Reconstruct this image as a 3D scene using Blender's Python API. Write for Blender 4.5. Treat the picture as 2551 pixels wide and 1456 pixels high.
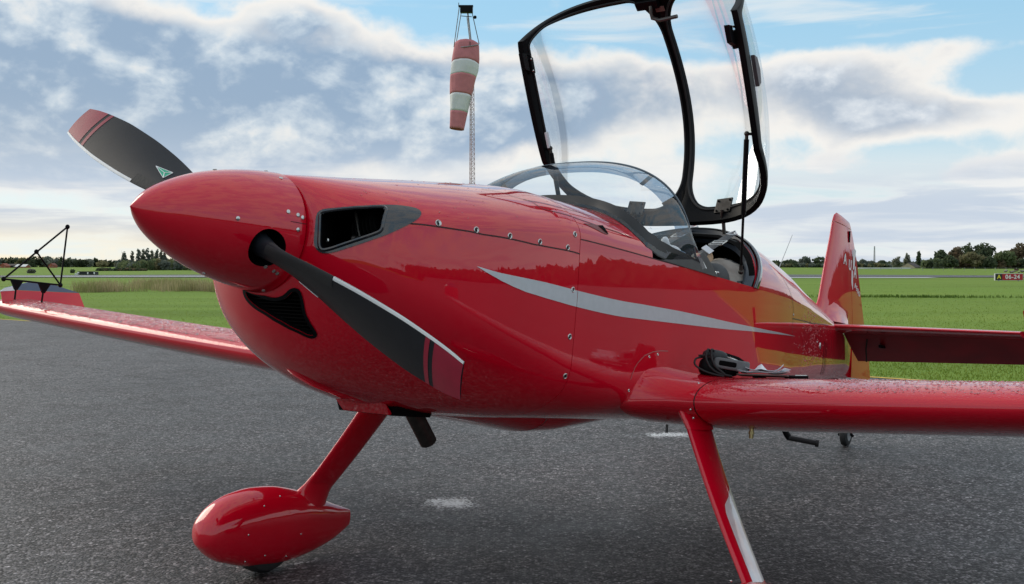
import bpy, bmesh, math, random
import numpy as np
from mathutils import Vector, Matrix
random.seed(7); rng = np.random.default_rng(7)
PI = math.pi
scene = bpy.context.scene
COL = scene.collection
for o in list(bpy.data.objects): bpy.data.objects.remove(o)

# ------------------------------------------------------------------ camera
CAM_H = 1.419
cam = bpy.data.cameras.new('camera'); cam.sensor_width = 36.0; cam.lens = 36.0*2620/2551
cam.clip_start = 0.05; cam.clip_end = 20000
camo = bpy.data.objects.new('camera', cam); COL.objects.link(camo)
camo.location = (0, 0, CAM_H); camo.rotation_euler = (math.radians(90-1.691), 0, 0)
scene.camera = camo

# ------------------------------------------------------------------ world, sun, exposure
SUN_EL, SUN_AZ = 24.0, -58.0            # degrees; azimuth from +Y towards +X
w = bpy.data.worlds.new('World'); scene.world = w; w.use_nodes = True
def build_sky():
    nt = w.node_tree; N = nt.nodes; L = nt.links; N.clear()
    def node(t, **k):
        n = N.new(t)
        for a, b in k.items(): setattr(n, a, b)
        return n
    def m(op, a, b=None, c=None, clamp=False):
        n = node('ShaderNodeMath', operation=op); n.use_clamp = clamp
        for i, v in enumerate((a, b, c)):
            if v is None: continue
            if isinstance(v, (int, float)): n.inputs[i].default_value = v
            else: L.new(v, n.inputs[i])
        return n.outputs[0]
    def ss(v, lo, hi):
        n = node('ShaderNodeMapRange', interpolation_type='SMOOTHSTEP'); L.new(v, n.inputs[0])
        n.inputs[1].default_value = lo; n.inputs[2].default_value = hi
        return n.outputs[0]
    def mix(f, a, b):
        n = node('ShaderNodeMix', data_type='RGBA')
        if isinstance(f, (int, float)): n.inputs[0].default_value = f
        else: L.new(f, n.inputs[0])
        for i, v in ((6, a), (7, b)):
            if isinstance(v, tuple): n.inputs[i].default_value = (*v, 1)
            else: L.new(v, n.inputs[i])
        return n.outputs[2]
    tc = node('ShaderNodeTexCoord'); sep = node('ShaderNodeSeparateXYZ'); L.new(tc.outputs['Generated'], sep.inputs[0])
    X, Y, Z = sep.outputs
    Zc = m('MAXIMUM', Z, 0.0)
    def noise(sc, zs, det, rough, off, dist=0.0, up=0.0, side=0.0):
        mp = node('ShaderNodeMapping'); L.new(tc.outputs['Generated'], mp.inputs[0])
        mp.inputs['Scale'].default_value = (sc, sc, sc*zs); mp.inputs['Location'].default_value = (off[0]+side*sc, off[1], off[2]+up*sc*zs)
        n = node('ShaderNodeTexNoise'); L.new(mp.outputs[0], n.inputs['Vector'])
        n.inputs['Scale'].default_value = 1; n.inputs['Detail'].default_value = det
        n.inputs['Roughness'].default_value = rough; n.inputs['Distortion'].default_value = dist
        return n.outputs['Fac']
    az = m('ARCTAN2', X, Y)
    def blob(px, py, rx, ry, k=1.0):
        # soft elliptical bank of cloud centred on a compass bearing and height in the sky
        a = math.atan((px-1275.5)/2620); e = (650.65-py)/2620
        dx = m('MULTIPLY', m('SUBTRACT', az, a), 2620/rx); dz = m('MULTIPLY', m('SUBTRACT', Z, e), 2620/ry)
        d = m('ADD', m('MULTIPLY', dx, dx), m('MULTIPLY', dz, dz))
        return m('MULTIPLY', m('POWER', 2.718, m('MULTIPLY', d, -1.0)), k)
    def total(v):
        t_ = v[0]
        for q in v[1:]: t_ = m('ADD', t_, q)
        return t_
    sky = node('ShaderNodeTexSky', sky_type='NISHITA'); sky.sun_disc = False
    sky.sun_elevation = math.radians(SUN_EL); sky.sun_rotation = math.radians(SUN_AZ)
    sky.air_density = 1.0; sky.dust_density = 0.6; sky.ozone_density = 2.0
    bank = total([blob(250, 250, 560, 150, .72), blob(760, 270, 420, 120, .52), blob(60, 130, 330, 80, .42), blob(150, 440, 420, 55, .34), blob(700, 390, 300, 50, .20), blob(1180, 290, 300, 105, .40), blob(760, 80, 110, 42, .34),
                  blob(1500, 270, 300, 95, .34), blob(1960, 240, 300, 75, .36), blob(2180, 330, 240, 55, .26), blob(2420, 165, 130, 28, .22), blob(2450, 300, 160, 40, .24), blob(2000, 420, 260, 36, .22), blob(2440, 450, 160, 55, .20),
                  blob(1340, 60, 160, 40, .16), blob(2330, 95, 230, 14, .20), blob(2000, 110, 210, 16, .20)])
    clear = total([blob(2150, 70, 620, 80, .52), blob(1130, 30, 230, 70, .30), blob(2470, 250, 110, 60, .25), blob(2330, 400, 120, 40, .25), blob(1600, 60, 300, 70, .25), blob(430, 75, 330, 60, .26), blob(640, 150, 130, 40, .12)])
    def dens(up=0.0, side=0.0, det=0):
        a = noise(5.2, 1.7, 5+det, .52, (3.1, 1.7, .4), .2, up, side); b = noise(11.5, 1.6, 6+det, .54, (.3, 5.2, 2.4), .35, up, side)
        c = noise(44.0, 1.4, 4+det, .6, (4.3, 2.2, 6.1), .3, up, side)
        return total([m('MULTIPLY', m('SUBTRACT', a, .5), .85), m('MULTIPLY', m('SUBTRACT', b, .5), .58), m('MULTIPLY', m('SUBTRACT', c, .5), .17)])
    streak = noise(5.0, 9.0, 8, .55, (7.7, .2, 1.4), .4); wisp = noise(4.2, 8.0, 7, .55, (1.7, 9.2, 3.4), .8)
    base_m = m('SUBTRACT', bank, clear)
    d0 = m('ADD', dens(), base_m); d1 = m('ADD', dens(.013, -.008), base_m); d2 = m('ADD', dens(.035, -.018), base_m)
    low = ss(m('SUBTRACT', .112, Z), 0.0, .062)
    thick = m('ADD', d0, .02)
    cover = ss(thick, -.10, .13)
    cover = m('MAXIMUM', cover, m('MULTIPLY', ss(wisp, .50, .70), .55))
    cover = m('MAXIMUM', cover, m('MULTIPLY', low, ss(streak, .34, .54)))
    haze = m('POWER', m('SUBTRACT', 1.0, Zc), 22.0)
    body = ss(thick, .05, .40)
    # light comes over the tops of the clouds: where the cloud thins upward it is bright, where it thickens it is grey
    lit = m('ADD', m('MULTIPLY', m('SUBTRACT', d0, d1), 2.4), m('MULTIPLY', m('SUBTRACT', d0, d2), 2.6))
    litp = ss(lit, -.30, .55)
    warm = m('POWER', 2.718, m('MULTIPLY', m('POWER', m('MULTIPLY', m('ADD', az, .58), 2.1), 2.0), -1.0))
    warm = m('MULTIPLY', warm, m('POWER', m('SUBTRACT', 1.0, Zc), 16.0))
    white = mix(m('MULTIPLY', warm, .9, clamp=True), (8.5, 8.25, 7.85), (10.0, 8.4, 5.8))
    shade = mix(litp, (2.75, 3.85, 5.25), (5.6, 6.45, 7.2))
    shade = mix(m('MULTIPLY', ss(Z, .150, .060), .55), shade, mix(litp, (4.6, 5.6, 6.9), (7.3, 7.5, 7.6)))
    shade = mix(m('MULTIPLY', ss(az, -.05, .25), .6), shade, mix(litp, (4.4, 4.9, 5.6), (7.4, 7.6, 7.9)))
    shade = mix(m('MULTIPLY', warm, .75, clamp=True), shade, (7.6, 7.1, 6.0))
    rim = m('MULTIPLY', body, m('SUBTRACT', 1.0, m('MULTIPLY', ss(lit, .26, .85), .62)))
    cl = mix(rim, white, shade)
    st = mix(ss(streak, .40, .60), (7.7, 7.9, 8.0), (4.7, 5.6, 6.8))
    st = mix(m('MULTIPLY', m('MULTIPLY', warm, ss(Z, .055, .005)), 1.0, clamp=True), st, (9.8, 8.5, 5.9))
    cl = mix(m('MULTIPLY', low, .85), cl, st)
    base = mix(ss(Z, 0.0, .26), (6.6, 7.9, 8.5), (3.6, 6.7, 8.9))
    base = mix(ss(Z, .26, .7), base, (5.0, 7.2, 9.2))
    skyc = mix(.70, sky.outputs[0], base)
    skyc = mix(m('MULTIPLY', haze, .6), skyc, (7.2, 8.0, 8.4))
    col = mix(cover, skyc, cl)
    col = mix(ss(m('MULTIPLY', Z, -1.0), 0.0, .05), col, (1.2, 1.3, 1.1))
    bg = node('ShaderNodeBackground'); L.new(col, bg.inputs[0]); bg.inputs[1].default_value = .088
    out = node('ShaderNodeOutputWorld'); L.new(bg.outputs[0], out.inputs[0])
build_sky()
sl = bpy.data.lights.new('sun', 'SUN'); sl.energy = 1.5; sl.angle = math.radians(38); sl.color = (1.0, .90, .76)
so = bpy.data.objects.new('sun', sl); COL.objects.link(so); so.location = (-40, 20, 30)
_d = Vector((math.sin(math.radians(SUN_AZ))*math.cos(math.radians(SUN_EL)), math.cos(math.radians(SUN_AZ))*math.cos(math.radians(SUN_EL)), math.sin(math.radians(SUN_EL))))
so.rotation_euler = (-_d).to_track_quat('-Z', 'Y').to_euler()
scene.view_settings.view_transform = 'Standard'; scene.view_settings.look = 'None'
scene.view_settings.exposure = 0.34; scene.view_settings.gamma = 1.0
try: scene.view_settings.use_curve_mapping = False
except Exception: pass
scene.cycles.max_bounces = 10; scene.cycles.transparent_max_bounces = 24

# ------------------------------------------------------------------ material helpers
def mat(name, col, rough=.5, metal=0.0, coat=0.0, coat_rough=.03, noise=0.0, nscale=20.0, bump=0.0, bscale=60.0, spec=.5, col2=None, sheen=0.0):
    M = bpy.data.materials.new(name); M.use_nodes = True
    nt = M.node_tree; b = nt.nodes['Principled BSDF']
    b.inputs['Base Color'].default_value = (*col, 1); b.inputs['Roughness'].default_value = rough
    b.inputs['Metallic'].default_value = metal; b.inputs['Coat Weight'].default_value = coat
    b.inputs['Coat Roughness'].default_value = coat_rough; b.inputs['Specular IOR Level'].default_value = spec
    if sheen: b.inputs['Sheen Weight'].default_value = sheen
    if noise or col2 or bump:
        tc = nt.nodes.new('ShaderNodeTexCoord')
    if noise or col2:
        n = nt.nodes.new('ShaderNodeTexNoise'); n.inputs['Scale'].default_value = nscale; n.inputs['Detail'].default_value = 6
        nt.links.new(tc.outputs['Object'], n.inputs['Vector'])
        mx = nt.nodes.new('ShaderNodeMix'); mx.data_type = 'RGBA'
        c2 = col2 or tuple(c*(1-noise) for c in col)
        mx.inputs[6].default_value = (*col, 1); mx.inputs[7].default_value = (*c2, 1)
        r = nt.nodes.new('ShaderNodeMapRange'); r.inputs[1].default_value = .35; r.inputs[2].default_value = .65
        nt.links.new(n.outputs['Fac'], r.inputs[0]); nt.links.new(r.outputs[0], mx.inputs[0])
        nt.links.new(mx.outputs[2], b.inputs['Base Color'])
    if bump:
        n2 = nt.nodes.new('ShaderNodeTexNoise'); n2.inputs['Scale'].default_value = bscale; n2.inputs['Detail'].default_value = 4
        nt.links.new(tc.outputs['Object'], n2.inputs['Vector'])
        bp = nt.nodes.new('ShaderNodeBump'); bp.inputs['Strength'].default_value = bump; bp.inputs['Distance'].default_value = .01
        nt.links.new(n2.outputs['Fac'], bp.inputs['Height']); nt.links.new(bp.outputs[0], b.inputs['Normal'])
    return M
def leaf_mat(name, col, col2, nscale=1.0, trans=.45):
    M = bpy.data.materials.new(name); M.use_nodes = True; nt = M.node_tree; nt.nodes.clear(); N, L = nt.nodes, nt.links
    tc = N.new('ShaderNodeTexCoord'); n = N.new('ShaderNodeTexNoise'); n.inputs['Scale'].default_value = nscale; n.inputs['Detail'].default_value = 6; L.new(tc.outputs['Object'], n.inputs['Vector'])
    r = N.new('ShaderNodeMapRange'); r.inputs[1].default_value = .35; r.inputs[2].default_value = .65; L.new(n.outputs['Fac'], r.inputs[0])
    mx = N.new('ShaderNodeMix'); mx.data_type = 'RGBA'; mx.inputs[6].default_value = (*col, 1); mx.inputs[7].default_value = (*col2, 1); L.new(r.outputs[0], mx.inputs[0])
    d = N.new('ShaderNodeBsdfDiffuse'); tr = N.new('ShaderNodeBsdfTranslucent'); m = N.new('ShaderNodeMixShader'); m.inputs[0].default_value = trans; o = N.new('ShaderNodeOutputMaterial')
    for q in (d, tr): L.new(mx.outputs[2], q.inputs[0])
    L.new(d.outputs[0], m.inputs[1]); L.new(tr.outputs[0], m.inputs[2]); L.new(m.outputs[0], o.inputs[0]); return M
def glass_mat(name, tint=(.95, .985, 1.0), film=.03, film_col=(.75, .85, .92), refl=.7):
    M = bpy.data.materials.new(name); M.use_nodes = True; nt = M.node_tree; nt.nodes.clear()
    t = nt.nodes.new('ShaderNodeBsdfTransparent'); t.inputs[0].default_value = (*tint, 1)
    g = nt.nodes.new('ShaderNodeBsdfGlossy'); g.inputs['Roughness'].default_value = .015
    d = nt.nodes.new('ShaderNodeBsdfDiffuse'); d.inputs[0].default_value = (*film_col, 1)
    fr = nt.nodes.new('ShaderNodeFresnel'); fr.inputs[0].default_value = 1.47
    m1 = nt.nodes.new('ShaderNodeMixShader'); m2 = nt.nodes.new('ShaderNodeMixShader'); o = nt.nodes.new('ShaderNodeOutputMaterial')
    m1.inputs[0].default_value = film
    nt.links.new(t.outputs[0], m1.inputs[1]); nt.links.new(d.outputs[0], m1.inputs[2])
    mf = nt.nodes.new('ShaderNodeMath'); mf.operation = 'MULTIPLY'; mf.inputs[1].default_value = refl; nt.links.new(fr.outputs[0], mf.inputs[0]); nt.links.new(mf.outputs[0], m2.inputs[0]); nt.links.new(m1.outputs[0], m2.inputs[1]); nt.links.new(g.outputs[0], m2.inputs[2])
    nt.links.new(m2.outputs[0], o.inputs[0])
    return M
RED = mat('red_paint', (.62, .0002, .016), rough=.45, coat=1.0, coat_rough=.010, spec=.04, noise=.08, nscale=2.5)
RED.node_tree.nodes['Principled BSDF'].inputs['Coat IOR'].default_value = 1.62
def wet_red():
    M = RED.copy(); M.name = 'wet_red_paint'; nt = M.node_tree; b = nt.nodes['Principled BSDF']
    tc = nt.nodes.new('ShaderNodeTexCoord')
    v = nt.nodes.new('ShaderNodeTexVoronoi'); v.inputs['Scale'].default_value = 90; v.inputs['Randomness'].default_value = 1
    nt.links.new(tc.outputs['Object'], v.inputs['Vector'])
    r = nt.nodes.new('ShaderNodeMapRange'); r.interpolation_type = 'SMOOTHSTEP'
    r.inputs[1].default_value = .18; r.inputs[2].default_value = .42; r.inputs[3].default_value = 1; r.inputs[4].default_value = 0
    nt.links.new(v.outputs['Distance'], r.inputs[0])
    g = nt.nodes.new('ShaderNodeNewGeometry'); s = nt.nodes.new('ShaderNodeSeparateXYZ'); nt.links.new(g.outputs['Normal'], s.inputs[0])
    up = nt.nodes.new('ShaderNodeMapRange'); up.inputs[1].default_value = .55; up.inputs[2].default_value = .9; nt.links.new(s.outputs[2], up.inputs[0])
    mu = nt.nodes.new('ShaderNodeMath'); mu.operation = 'MULTIPLY'; nt.links.new(r.outputs[0], mu.inputs[0]); nt.links.new(up.outputs[0], mu.inputs[1])
    bp = nt.nodes.new('ShaderNodeBump'); bp.inputs['Strength'].default_value = .35; bp.inputs['Distance'].default_value = .004
    nt.links.new(mu.outputs[0], bp.inputs['Height']); nt.links.new(bp.outputs[0], b.inputs['Coat Normal'])
    return M
WETRED = wet_red()
BLACK = mat('black_satin', (.004, .004, .005), rough=.42, spec=.10, bump=.02, bscale=120)
BLACKGLOSS = mat('black_gloss', (.008, .010, .014), rough=.22, coat=1.0, coat_rough=.02)
CAVITY = mat('dark_cavity', (.003, .003, .0035), rough=.9, spec=.1, noise=.3, nscale=8)
BLADE = mat('blade_grey', (.011, .013, .018), rough=.45, spec=.22, noise=.15, nscale=30, bump=.02, bscale=400)
BLADERED = mat('blade_red', (.30, .006, .032), rough=.38, noise=.12, nscale=30)
WHITE = mat('white_paint', (.78, .79, .80), rough=.35, noise=.08, nscale=12)
SILVER = mat('silver_stripe', (.58, .62, .65), rough=.35, metal=.1, coat=1.0, coat_rough=.03, noise=.06, nscale=40)
STEEL = mat('steel', (.60, .60, .58), rough=.25, metal=1.0, noise=.15, nscale=60)
DULLSTEEL = mat('dull_steel', (.085, .078, .072), rough=.5, metal=1.0, noise=.4, nscale=25)
RUBBER = mat('rubber', (.016, .016, .017), rough=.7, bump=.1, bscale=90)
GAP = mat('panel_gap', (.035, .001, .003), rough=.6, noise=.2)
SEAL = mat('black_seal', (.010, .011, .013), rough=.5, noise=.2)
FROST = glass_mat('tinted_band', (.36, .50, .66), .26, (.24, .36, .50))
GLASS = glass_mat('canopy_plexiglass', (.98, .993, 1.0), .003, (.7, .8, .9), .35)
WSGLASS = glass_mat('windscreen_plexiglass', (.95, .98, 1.0), .012, (.6, .75, .9), 1.25)
GREEN = mat('green_decal', (.02, .42, .24), rough=.4, noise=.1)
NAVY = mat('navy_paint', (.025, .055, .13), rough=.3, coat=1.0, noise=.15)
LEATHER = mat('black_leather', (.020, .022, .026), rough=.55, bump=.15, bscale=150)
STRAP = mat('grey_webbing', (.085, .09, .10), rough=.8, bump=.25, bscale=300, noise=.2)
CANVAS = mat('taupe_canvas', (.30, .265, .235), rough=.85, bump=.25, bscale=40, noise=.2, nscale=10)
TAN = mat('tan_fabric', (.55, .38, .24), rough=.85, bump=.2, bscale=60, noise=.2)
PAPER = mat('paper', (.78, .80, .84), rough=.7, noise=.06, nscale=60)
CLOTH = mat('white_cloth', (.82, .83, .85), rough=.8, noise=.1)
GREYPLASTIC = mat('grey_plastic', (.12, .125, .13), rough=.45, noise=.15)
YELLOW = mat('yellow_line_paint', (.62, .42, .03), rough=.7, noise=.35, nscale=15)

# ------------------------------------------------------------------ mesh builder
class MB:
    def __init__(self): self.v = []; self.f = []; self.m = []
    def add(self, vs, fs, mi=0):
        n = len(self.v); self.v.extend([tuple(map(float, p)) for p in vs])
        for f in fs: self.f.append(tuple(i+n for i in f)); self.m.append(mi)
    def grid(self, P, closeu=False, closev=False, mi=0, capu=False):
        P = np.asarray(P); nu, nv = P.shape[:2]; fs = []
        for i in range(nu if closeu else nu-1):
            for j in range(nv if closev else nv-1):
                a, b = i, (i+1) % nu; c, d = j, (j+1) % nv
                fs.append((a*nv+c, b*nv+c, b*nv+d, a*nv+d))
        if capu:
            fs.append(tuple(range(nv))[::-1]); fs.append(tuple((nu-1)*nv+k for k in range(nv)))
        self.add(P.reshape(-1, 3), fs, mi)
    def tube(self, path, r, n=8, mi=0, caps=True, flat=1.0, up=None):
        path = [Vector(p) for p in path]; rings = []
        rr = r if hasattr(r, '__len__') else [r]*len(path)
        prev = None
        for i, p in enumerate(path):
            t = (path[min(i+1, len(path)-1)]-path[max(i-1, 0)]).normalized()
            if prev is None:
                u = Vector(up) if up is not None else (Vector((0, 0, 1)) if abs(t.z) < .9 else Vector((1, 0, 0)))
            else: u = prev
            u = (u-t*u.dot(t)).normalized(); prev = u; v = t.cross(u)
            rings.append([p+(u*math.cos(a)*rr[i]+v*math.sin(a)*rr[i]*flat) for a in (2*PI*k/n for k in range(n))])
        self.grid(np.array([[tuple(q) for q in R] for R in rings]), closev=True, mi=mi, capu=caps)
    def box(self, c, s, R=None, mi=0):
        R = R or Matrix.Identity(3); c = Vector(c)
        vs = [c+R@Vector((sx*s[0]/2, sy*s[1]/2, sz*s[2]/2)) for sx in (-1, 1) for sy in (-1, 1) for sz in (-1, 1)]
        self.add(vs, [(0, 1, 3, 2), (4, 6, 7, 5), (0, 4, 5, 1), (2, 3, 7, 6), (0, 2, 6, 4), (1, 5, 7, 3)], mi)
    def prism(self, poly, vec, mi=0):
        n = len(poly); vec = Vector(vec)
        vs = [Vector(p) for p in poly]+[Vector(p)+vec for p in poly]
        self.add(vs, [tuple(range(n))[::-1], tuple(range(n, 2*n))]+[(i, (i+1) % n, n+(i+1) % n, n+i) for i in range(n)], mi)
    def sphere(self, c, r, nu=8, nv=12, sc=(1, 1, 1), mi=0, half=False):
        P = []
        for i in range(nu+1):
            a = PI*i/nu*(.5 if half else 1)
            P.append([(c[0]+r*sc[0]*math.sin(a)*math.cos(b), c[1]+r*sc[1]*math.sin(a)*math.sin(b), c[2]+r*sc[2]*math.cos(a)) for b in (2*PI*k/nv for k in range(nv))])
        self.grid(P, closev=True, mi=mi)
    def lathe(self, prof, o, ax, n=48, mi=0):
        ax = Vector(ax).normalized(); u = ax.orthogonal().normalized(); v = ax.cross(u); o = Vector(o)
        self.grid([[tuple(o+ax*h+(u*math.cos(b)+v*math.sin(b))*r) for b in (2*PI*k/n for k in range(n))] for h, r in prof], closev=True, mi=mi)
    def build(self, name, mats, parent=None, smooth=True, angle=40, fn=None, bevel=0, recalc=True):
        me = bpy.data.meshes.new(name)
        V = [fn(p) for p in self.v] if fn else self.v
        me.from_pydata(V, [], self.f)
        for M in (mats if isinstance(mats, (list, tuple)) else [mats]): me.materials.append(M)
        me.polygons.foreach_set('material_index', self.m)
        bm = bmesh.new(); bm.from_mesh(me); bmesh.ops.remove_doubles(bm, verts=bm.verts, dist=1e-6)
        if recalc: bmesh.ops.recalc_face_normals(bm, faces=bm.faces)
        if bevel: bmesh.ops.bevel(bm, geom=[e for e in bm.edges if e.is_manifold and e.calc_face_angle(0) > .6], offset=bevel, segments=2, profile=.6, affect='EDGES')
        bm.to_mesh(me); bm.free()
        if smooth: me.shade_smooth(); me.set_sharp_from_angle(angle=math.radians(angle))
        o = bpy.data.objects.new(name, me); COL.objects.link(o)
        if parent: o.parent = parent
        return o
def tag(o, label=None, cat=None, group=None, kind=None):
    if label: o['label'] = label
    if cat: o['category'] = cat
    if group: o['group'] = group
    if kind: o['kind'] = kind
    return o
def empty(name, loc, label=None, cat=None, group=None, rotz=0):
    o = bpy.data.objects.new(name, None); COL.objects.link(o); o.location = loc; o.rotation_euler = (0, 0, rotz); o.empty_display_size = .2
    return tag(o, label, cat, group)
def copy_tree(o, parent=None):
    c = o.copy(); COL.objects.link(c)
    if parent: c.parent = parent
    for ch in list(o.children): copy_tree(ch, c)
    return c

# ==================================================================== SETTING
def gz(d):
    return float(np.interp(d, [0, 112, 250, 600, 900, 3000, 9000], [0, 0, -1.85, -2.7, -4.0, -9.0, -22.0]))
def at(px, d, z=None):
    """world point on the ground at depth d seen in the direction of photo column px (2551 wide)"""
    return Vector(((px-1275.5)/2620*d, d, gz(math.hypot((px-1275.5)/2620*d, d)) if z is None else z))
EDGE0 = Vector((4.53, 12.85)); EDIR = Vector((.797, -.604))      # apron edge line (parallel to the wings)
ENRM = Vector((.604, .797))
def ground_mat():
    M = bpy.data.materials.new('grass_turf'); M.use_nodes = True; nt = M.node_tree; b = nt.nodes['Principled BSDF']
    tc = nt.nodes.new('ShaderNodeTexCoord')
    def noise(sc, det=6, st=(1, 1, 1), rough=.6):
        mp = nt.nodes.new('ShaderNodeMapping'); mp.inputs['Scale'].default_value = st; nt.links.new(tc.outputs['Object'], mp.inputs[0])
        n = nt.nodes.new('ShaderNodeTexNoise'); n.inputs['Scale'].default_value = sc; n.inputs['Detail'].default_value = det; n.inputs['Roughness'].default_value = rough
        nt.links.new(mp.outputs[0], n.inputs['Vector']); return n.outputs['Fac']
    def ramp(f, stops):
        r = nt.nodes.new('ShaderNodeValToRGB'); e = r.color_ramp.elements
        while len(e) < len(stops): e.new(.5)
        for i, (p, c) in enumerate(stops): e[i].position = p; e[i].color = (*c, 1)
        nt.links.new(f, r.inputs[0]); return r.outputs[0]
    def mix(f, a, c):
        mx = nt.nodes.new('ShaderNodeMix'); mx.data_type = 'RGBA'
        if isinstance(f, float): mx.inputs[0].default_value = f
        else: nt.links.new(f, mx.inputs[0])
        nt.links.new(a, mx.inputs[6]); nt.links.new(c, mx.inputs[7]); return mx.outputs[2]
    fine = ramp(noise(9, 8), [(.3, (.097, .168, .026)), (.5, (.153, .248, .041)), (.7, (.212, .312, .060))])
    mid = ramp(noise(.55, 6, (.35, 1, 1)), [(.33, (.097, .168, .026)), (.52, (.153, .248, .041)), (.70, (.228, .305, .063))])
    dry = ramp(noise(.035, 4), [(.4, (.147, .235, .039)), (.62, (.260, .270, .066))])
    rows = ramp(noise(.30, 5, (.10, 1, 1)), [(.36, (.098, .152, .026)), (.50, (.153, .248, .041)), (.66, (.216, .302, .058))])
    c = mix(.45, fine, mid); c = mix(.30, c, dry); c = mix(.42, c, rows)
    nt.links.new(c, b.inputs['Base Color']); b.inputs['Roughness'].default_value = .9; b.inputs['Specular IOR Level'].default_value = .08
    bp = nt.nodes.new('ShaderNodeBump'); bp.inputs['Strength'].default_value = .5; bp.inputs['Distance'].default_value = .04
    nt.links.new(noise(7, 8, rough=.7), bp.inputs['Height']); nt.links.new(bp.outputs[0], b.inputs['Normal'])
    return M
GRASS = ground_mat()
def asphalt_mat(name, stains=True):
    M = bpy.data.materials.new(name); M.use_nodes = True; nt = M.node_tree; b = nt.nodes['Principled BSDF']
    N, L = nt.nodes, nt.links
    tc = N.new('ShaderNodeTexCoord'); P = tc.outputs['Object']
    def noise(sc, det=4, rough=.55):
        n = N.new('ShaderNodeTexNoise'); n.inputs['Scale'].default_value = sc; n.inputs['Detail'].default_value = det; n.inputs['Roughness'].default_value = rough
        L.new(P, n.inputs['Vector']); return n.outputs['Fac']
    def rng_(f, a, c, d0, d1):
        r = N.new('ShaderNodeMapRange'); r.interpolation_type = 'SMOOTHSTEP'; L.new(f, r.inputs[0])
        for i, v in enumerate((a, c, d0, d1)): r.inputs[i+1].default_value = v
        return r.outputs[0]
    def math_(op, a, c):
        m = N.new('ShaderNodeMath'); m.operation = op
        for i, v in enumerate((a, c)):
            if isinstance(v, (int, float)): m.inputs[i].default_value = v
            else: L.new(v, m.inputs[i])
        return m.outputs[0]
    vo = N.new('ShaderNodeTexVoronoi'); vo.inputs['Scale'].default_value = 78; L.new(P, vo.inputs['Vector'])
    sepc = N.new('ShaderNodeSeparateColor'); L.new(vo.outputs['Color'], sepc.inputs[0])
    stone = rng_(sepc.outputs[0], .10, 1.0, .022, .185)
    bright = rng_(sepc.outputs[1], .93, .995, 0, .22)
    gapd = rng_(vo.outputs['Distance'], .30, .62, 1.0, .45)
    v2 = N.new('ShaderNodeTexVoronoi'); v2.inputs['Scale'].default_value = 34; L.new(P, v2.inputs['Vector'])
    sep2 = N.new('ShaderNodeSeparateColor'); L.new(v2.outputs['Color'], sep2.inputs[0])
    v = math_('MULTIPLY', math_('ADD', stone, bright), gapd)
    v = math_('MULTIPLY', v, rng_(sep2.outputs[0], 0, 1, .50, 1.50))
    v = math_('MULTIPLY', v, rng_(noise(1.1, 7, .6), .3, .7, .86, 1.14))
    v = math_('MULTIPLY', v, rng_(noise(30, 5, .65), .3, .7, .55, 1.45))
    v = math_('MULTIPLY', v, rng_(noise(.45, 6, .65), .32, .55, .80, 1.08))
    v = math_('MULTIPLY', v, rng_(noise(.16, 4), .3, .7, .92, 1.08))
    cc = N.new('ShaderNodeCombineColor')
    L.new(v, cc.inputs[0]); L.new(math_('MULTIPLY', v, .94), cc.inputs[1]); L.new(math_('MULTIPLY', v, .965), cc.inputs[2])
    col = cc.outputs[0]
    if stains:
        sep = N.new('ShaderNodeSeparateXYZ'); L.new(P, sep.inputs[0])
        brk = rng_(math_('ADD', math_('MULTIPLY', noise(60, 5, .7), .7), math_('MULTIPLY', noise(9, 4), .5)), .40, .66, 0, 1)
        tot = None
        for (cx, cy, rx, ry, ang, s) in STAINS:
            dx = math_('SUBTRACT', sep.outputs[0], cx); dy = math_('SUBTRACT', sep.outputs[1], cy); ca, sa = math.cos(ang), math.sin(ang)
            u = math_('DIVIDE', math_('ADD', math_('MULTIPLY', dx, ca), math_('MULTIPLY', dy, sa)), rx)
            w_ = math_('DIVIDE', math_('SUBTRACT', math_('MULTIPLY', dy, ca), math_('MULTIPLY', dx, sa)), ry)
            d = math_('ADD', math_('MULTIPLY', u, u), math_('MULTIPLY', w_, w_))
            g = math_('MULTIPLY', math_('POWER', 2.718, math_('MULTIPLY', d, -1.0)), s)
            tot = g if tot is None else math_('ADD', tot, g)
        f = rng_(math_('ADD', tot, math_('MULTIPLY', math_('SUBTRACT', math_('ADD', math_('MULTIPLY', sepc.outputs[2], .6), math_('MULTIPLY', noise(9, 6, .75), 1.5)), 1.02), 1.25)), .30, 1.25, 0, .85)
        f = math_('MULTIPLY', f, rng_(tot, .03, .18, 0, 1))
        mx = N.new('ShaderNodeMix'); mx.data_type = 'RGBA'; L.new(f, mx.inputs[0]); L.new(col, mx.inputs[6]); mx.inputs[7].default_value = (.80, .84, .86, 1)
        col = mx.outputs[2]
    L.new(col, b.inputs['Base Color'])
    L.new(rng_(noise(2.2, 6, .7), .3, .7, .52, .66), b.inputs['Roughness']); b.inputs['Specular IOR Level'].default_value = .34
    bp = N.new('ShaderNodeBump'); bp.inputs['Strength'].default_value = .65; bp.inputs['Distance'].default_value = .006
    L.new(math_('ADD', math_('MULTIPLY', vo.outputs['Distance'], -1.0), math_('MULTIPLY', noise(260, 2), .4)), bp.inputs['Height'])
    L.new(bp.outputs[0], b.inputs['Normal'])
    return M
def gp(px, py):
    """world ground point (flat apron) of a spot at a photo position"""
    e = math.radians(1.691); a = (px-1275.5)/2620; c = (728-py)/2620
    y = math.cos(e)+c*math.sin(e); z = -math.sin(e)+c*math.cos(e)
    t = -CAM_H/z
    return Vector((a*t, y*t, 0))
STAINS = []
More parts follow.
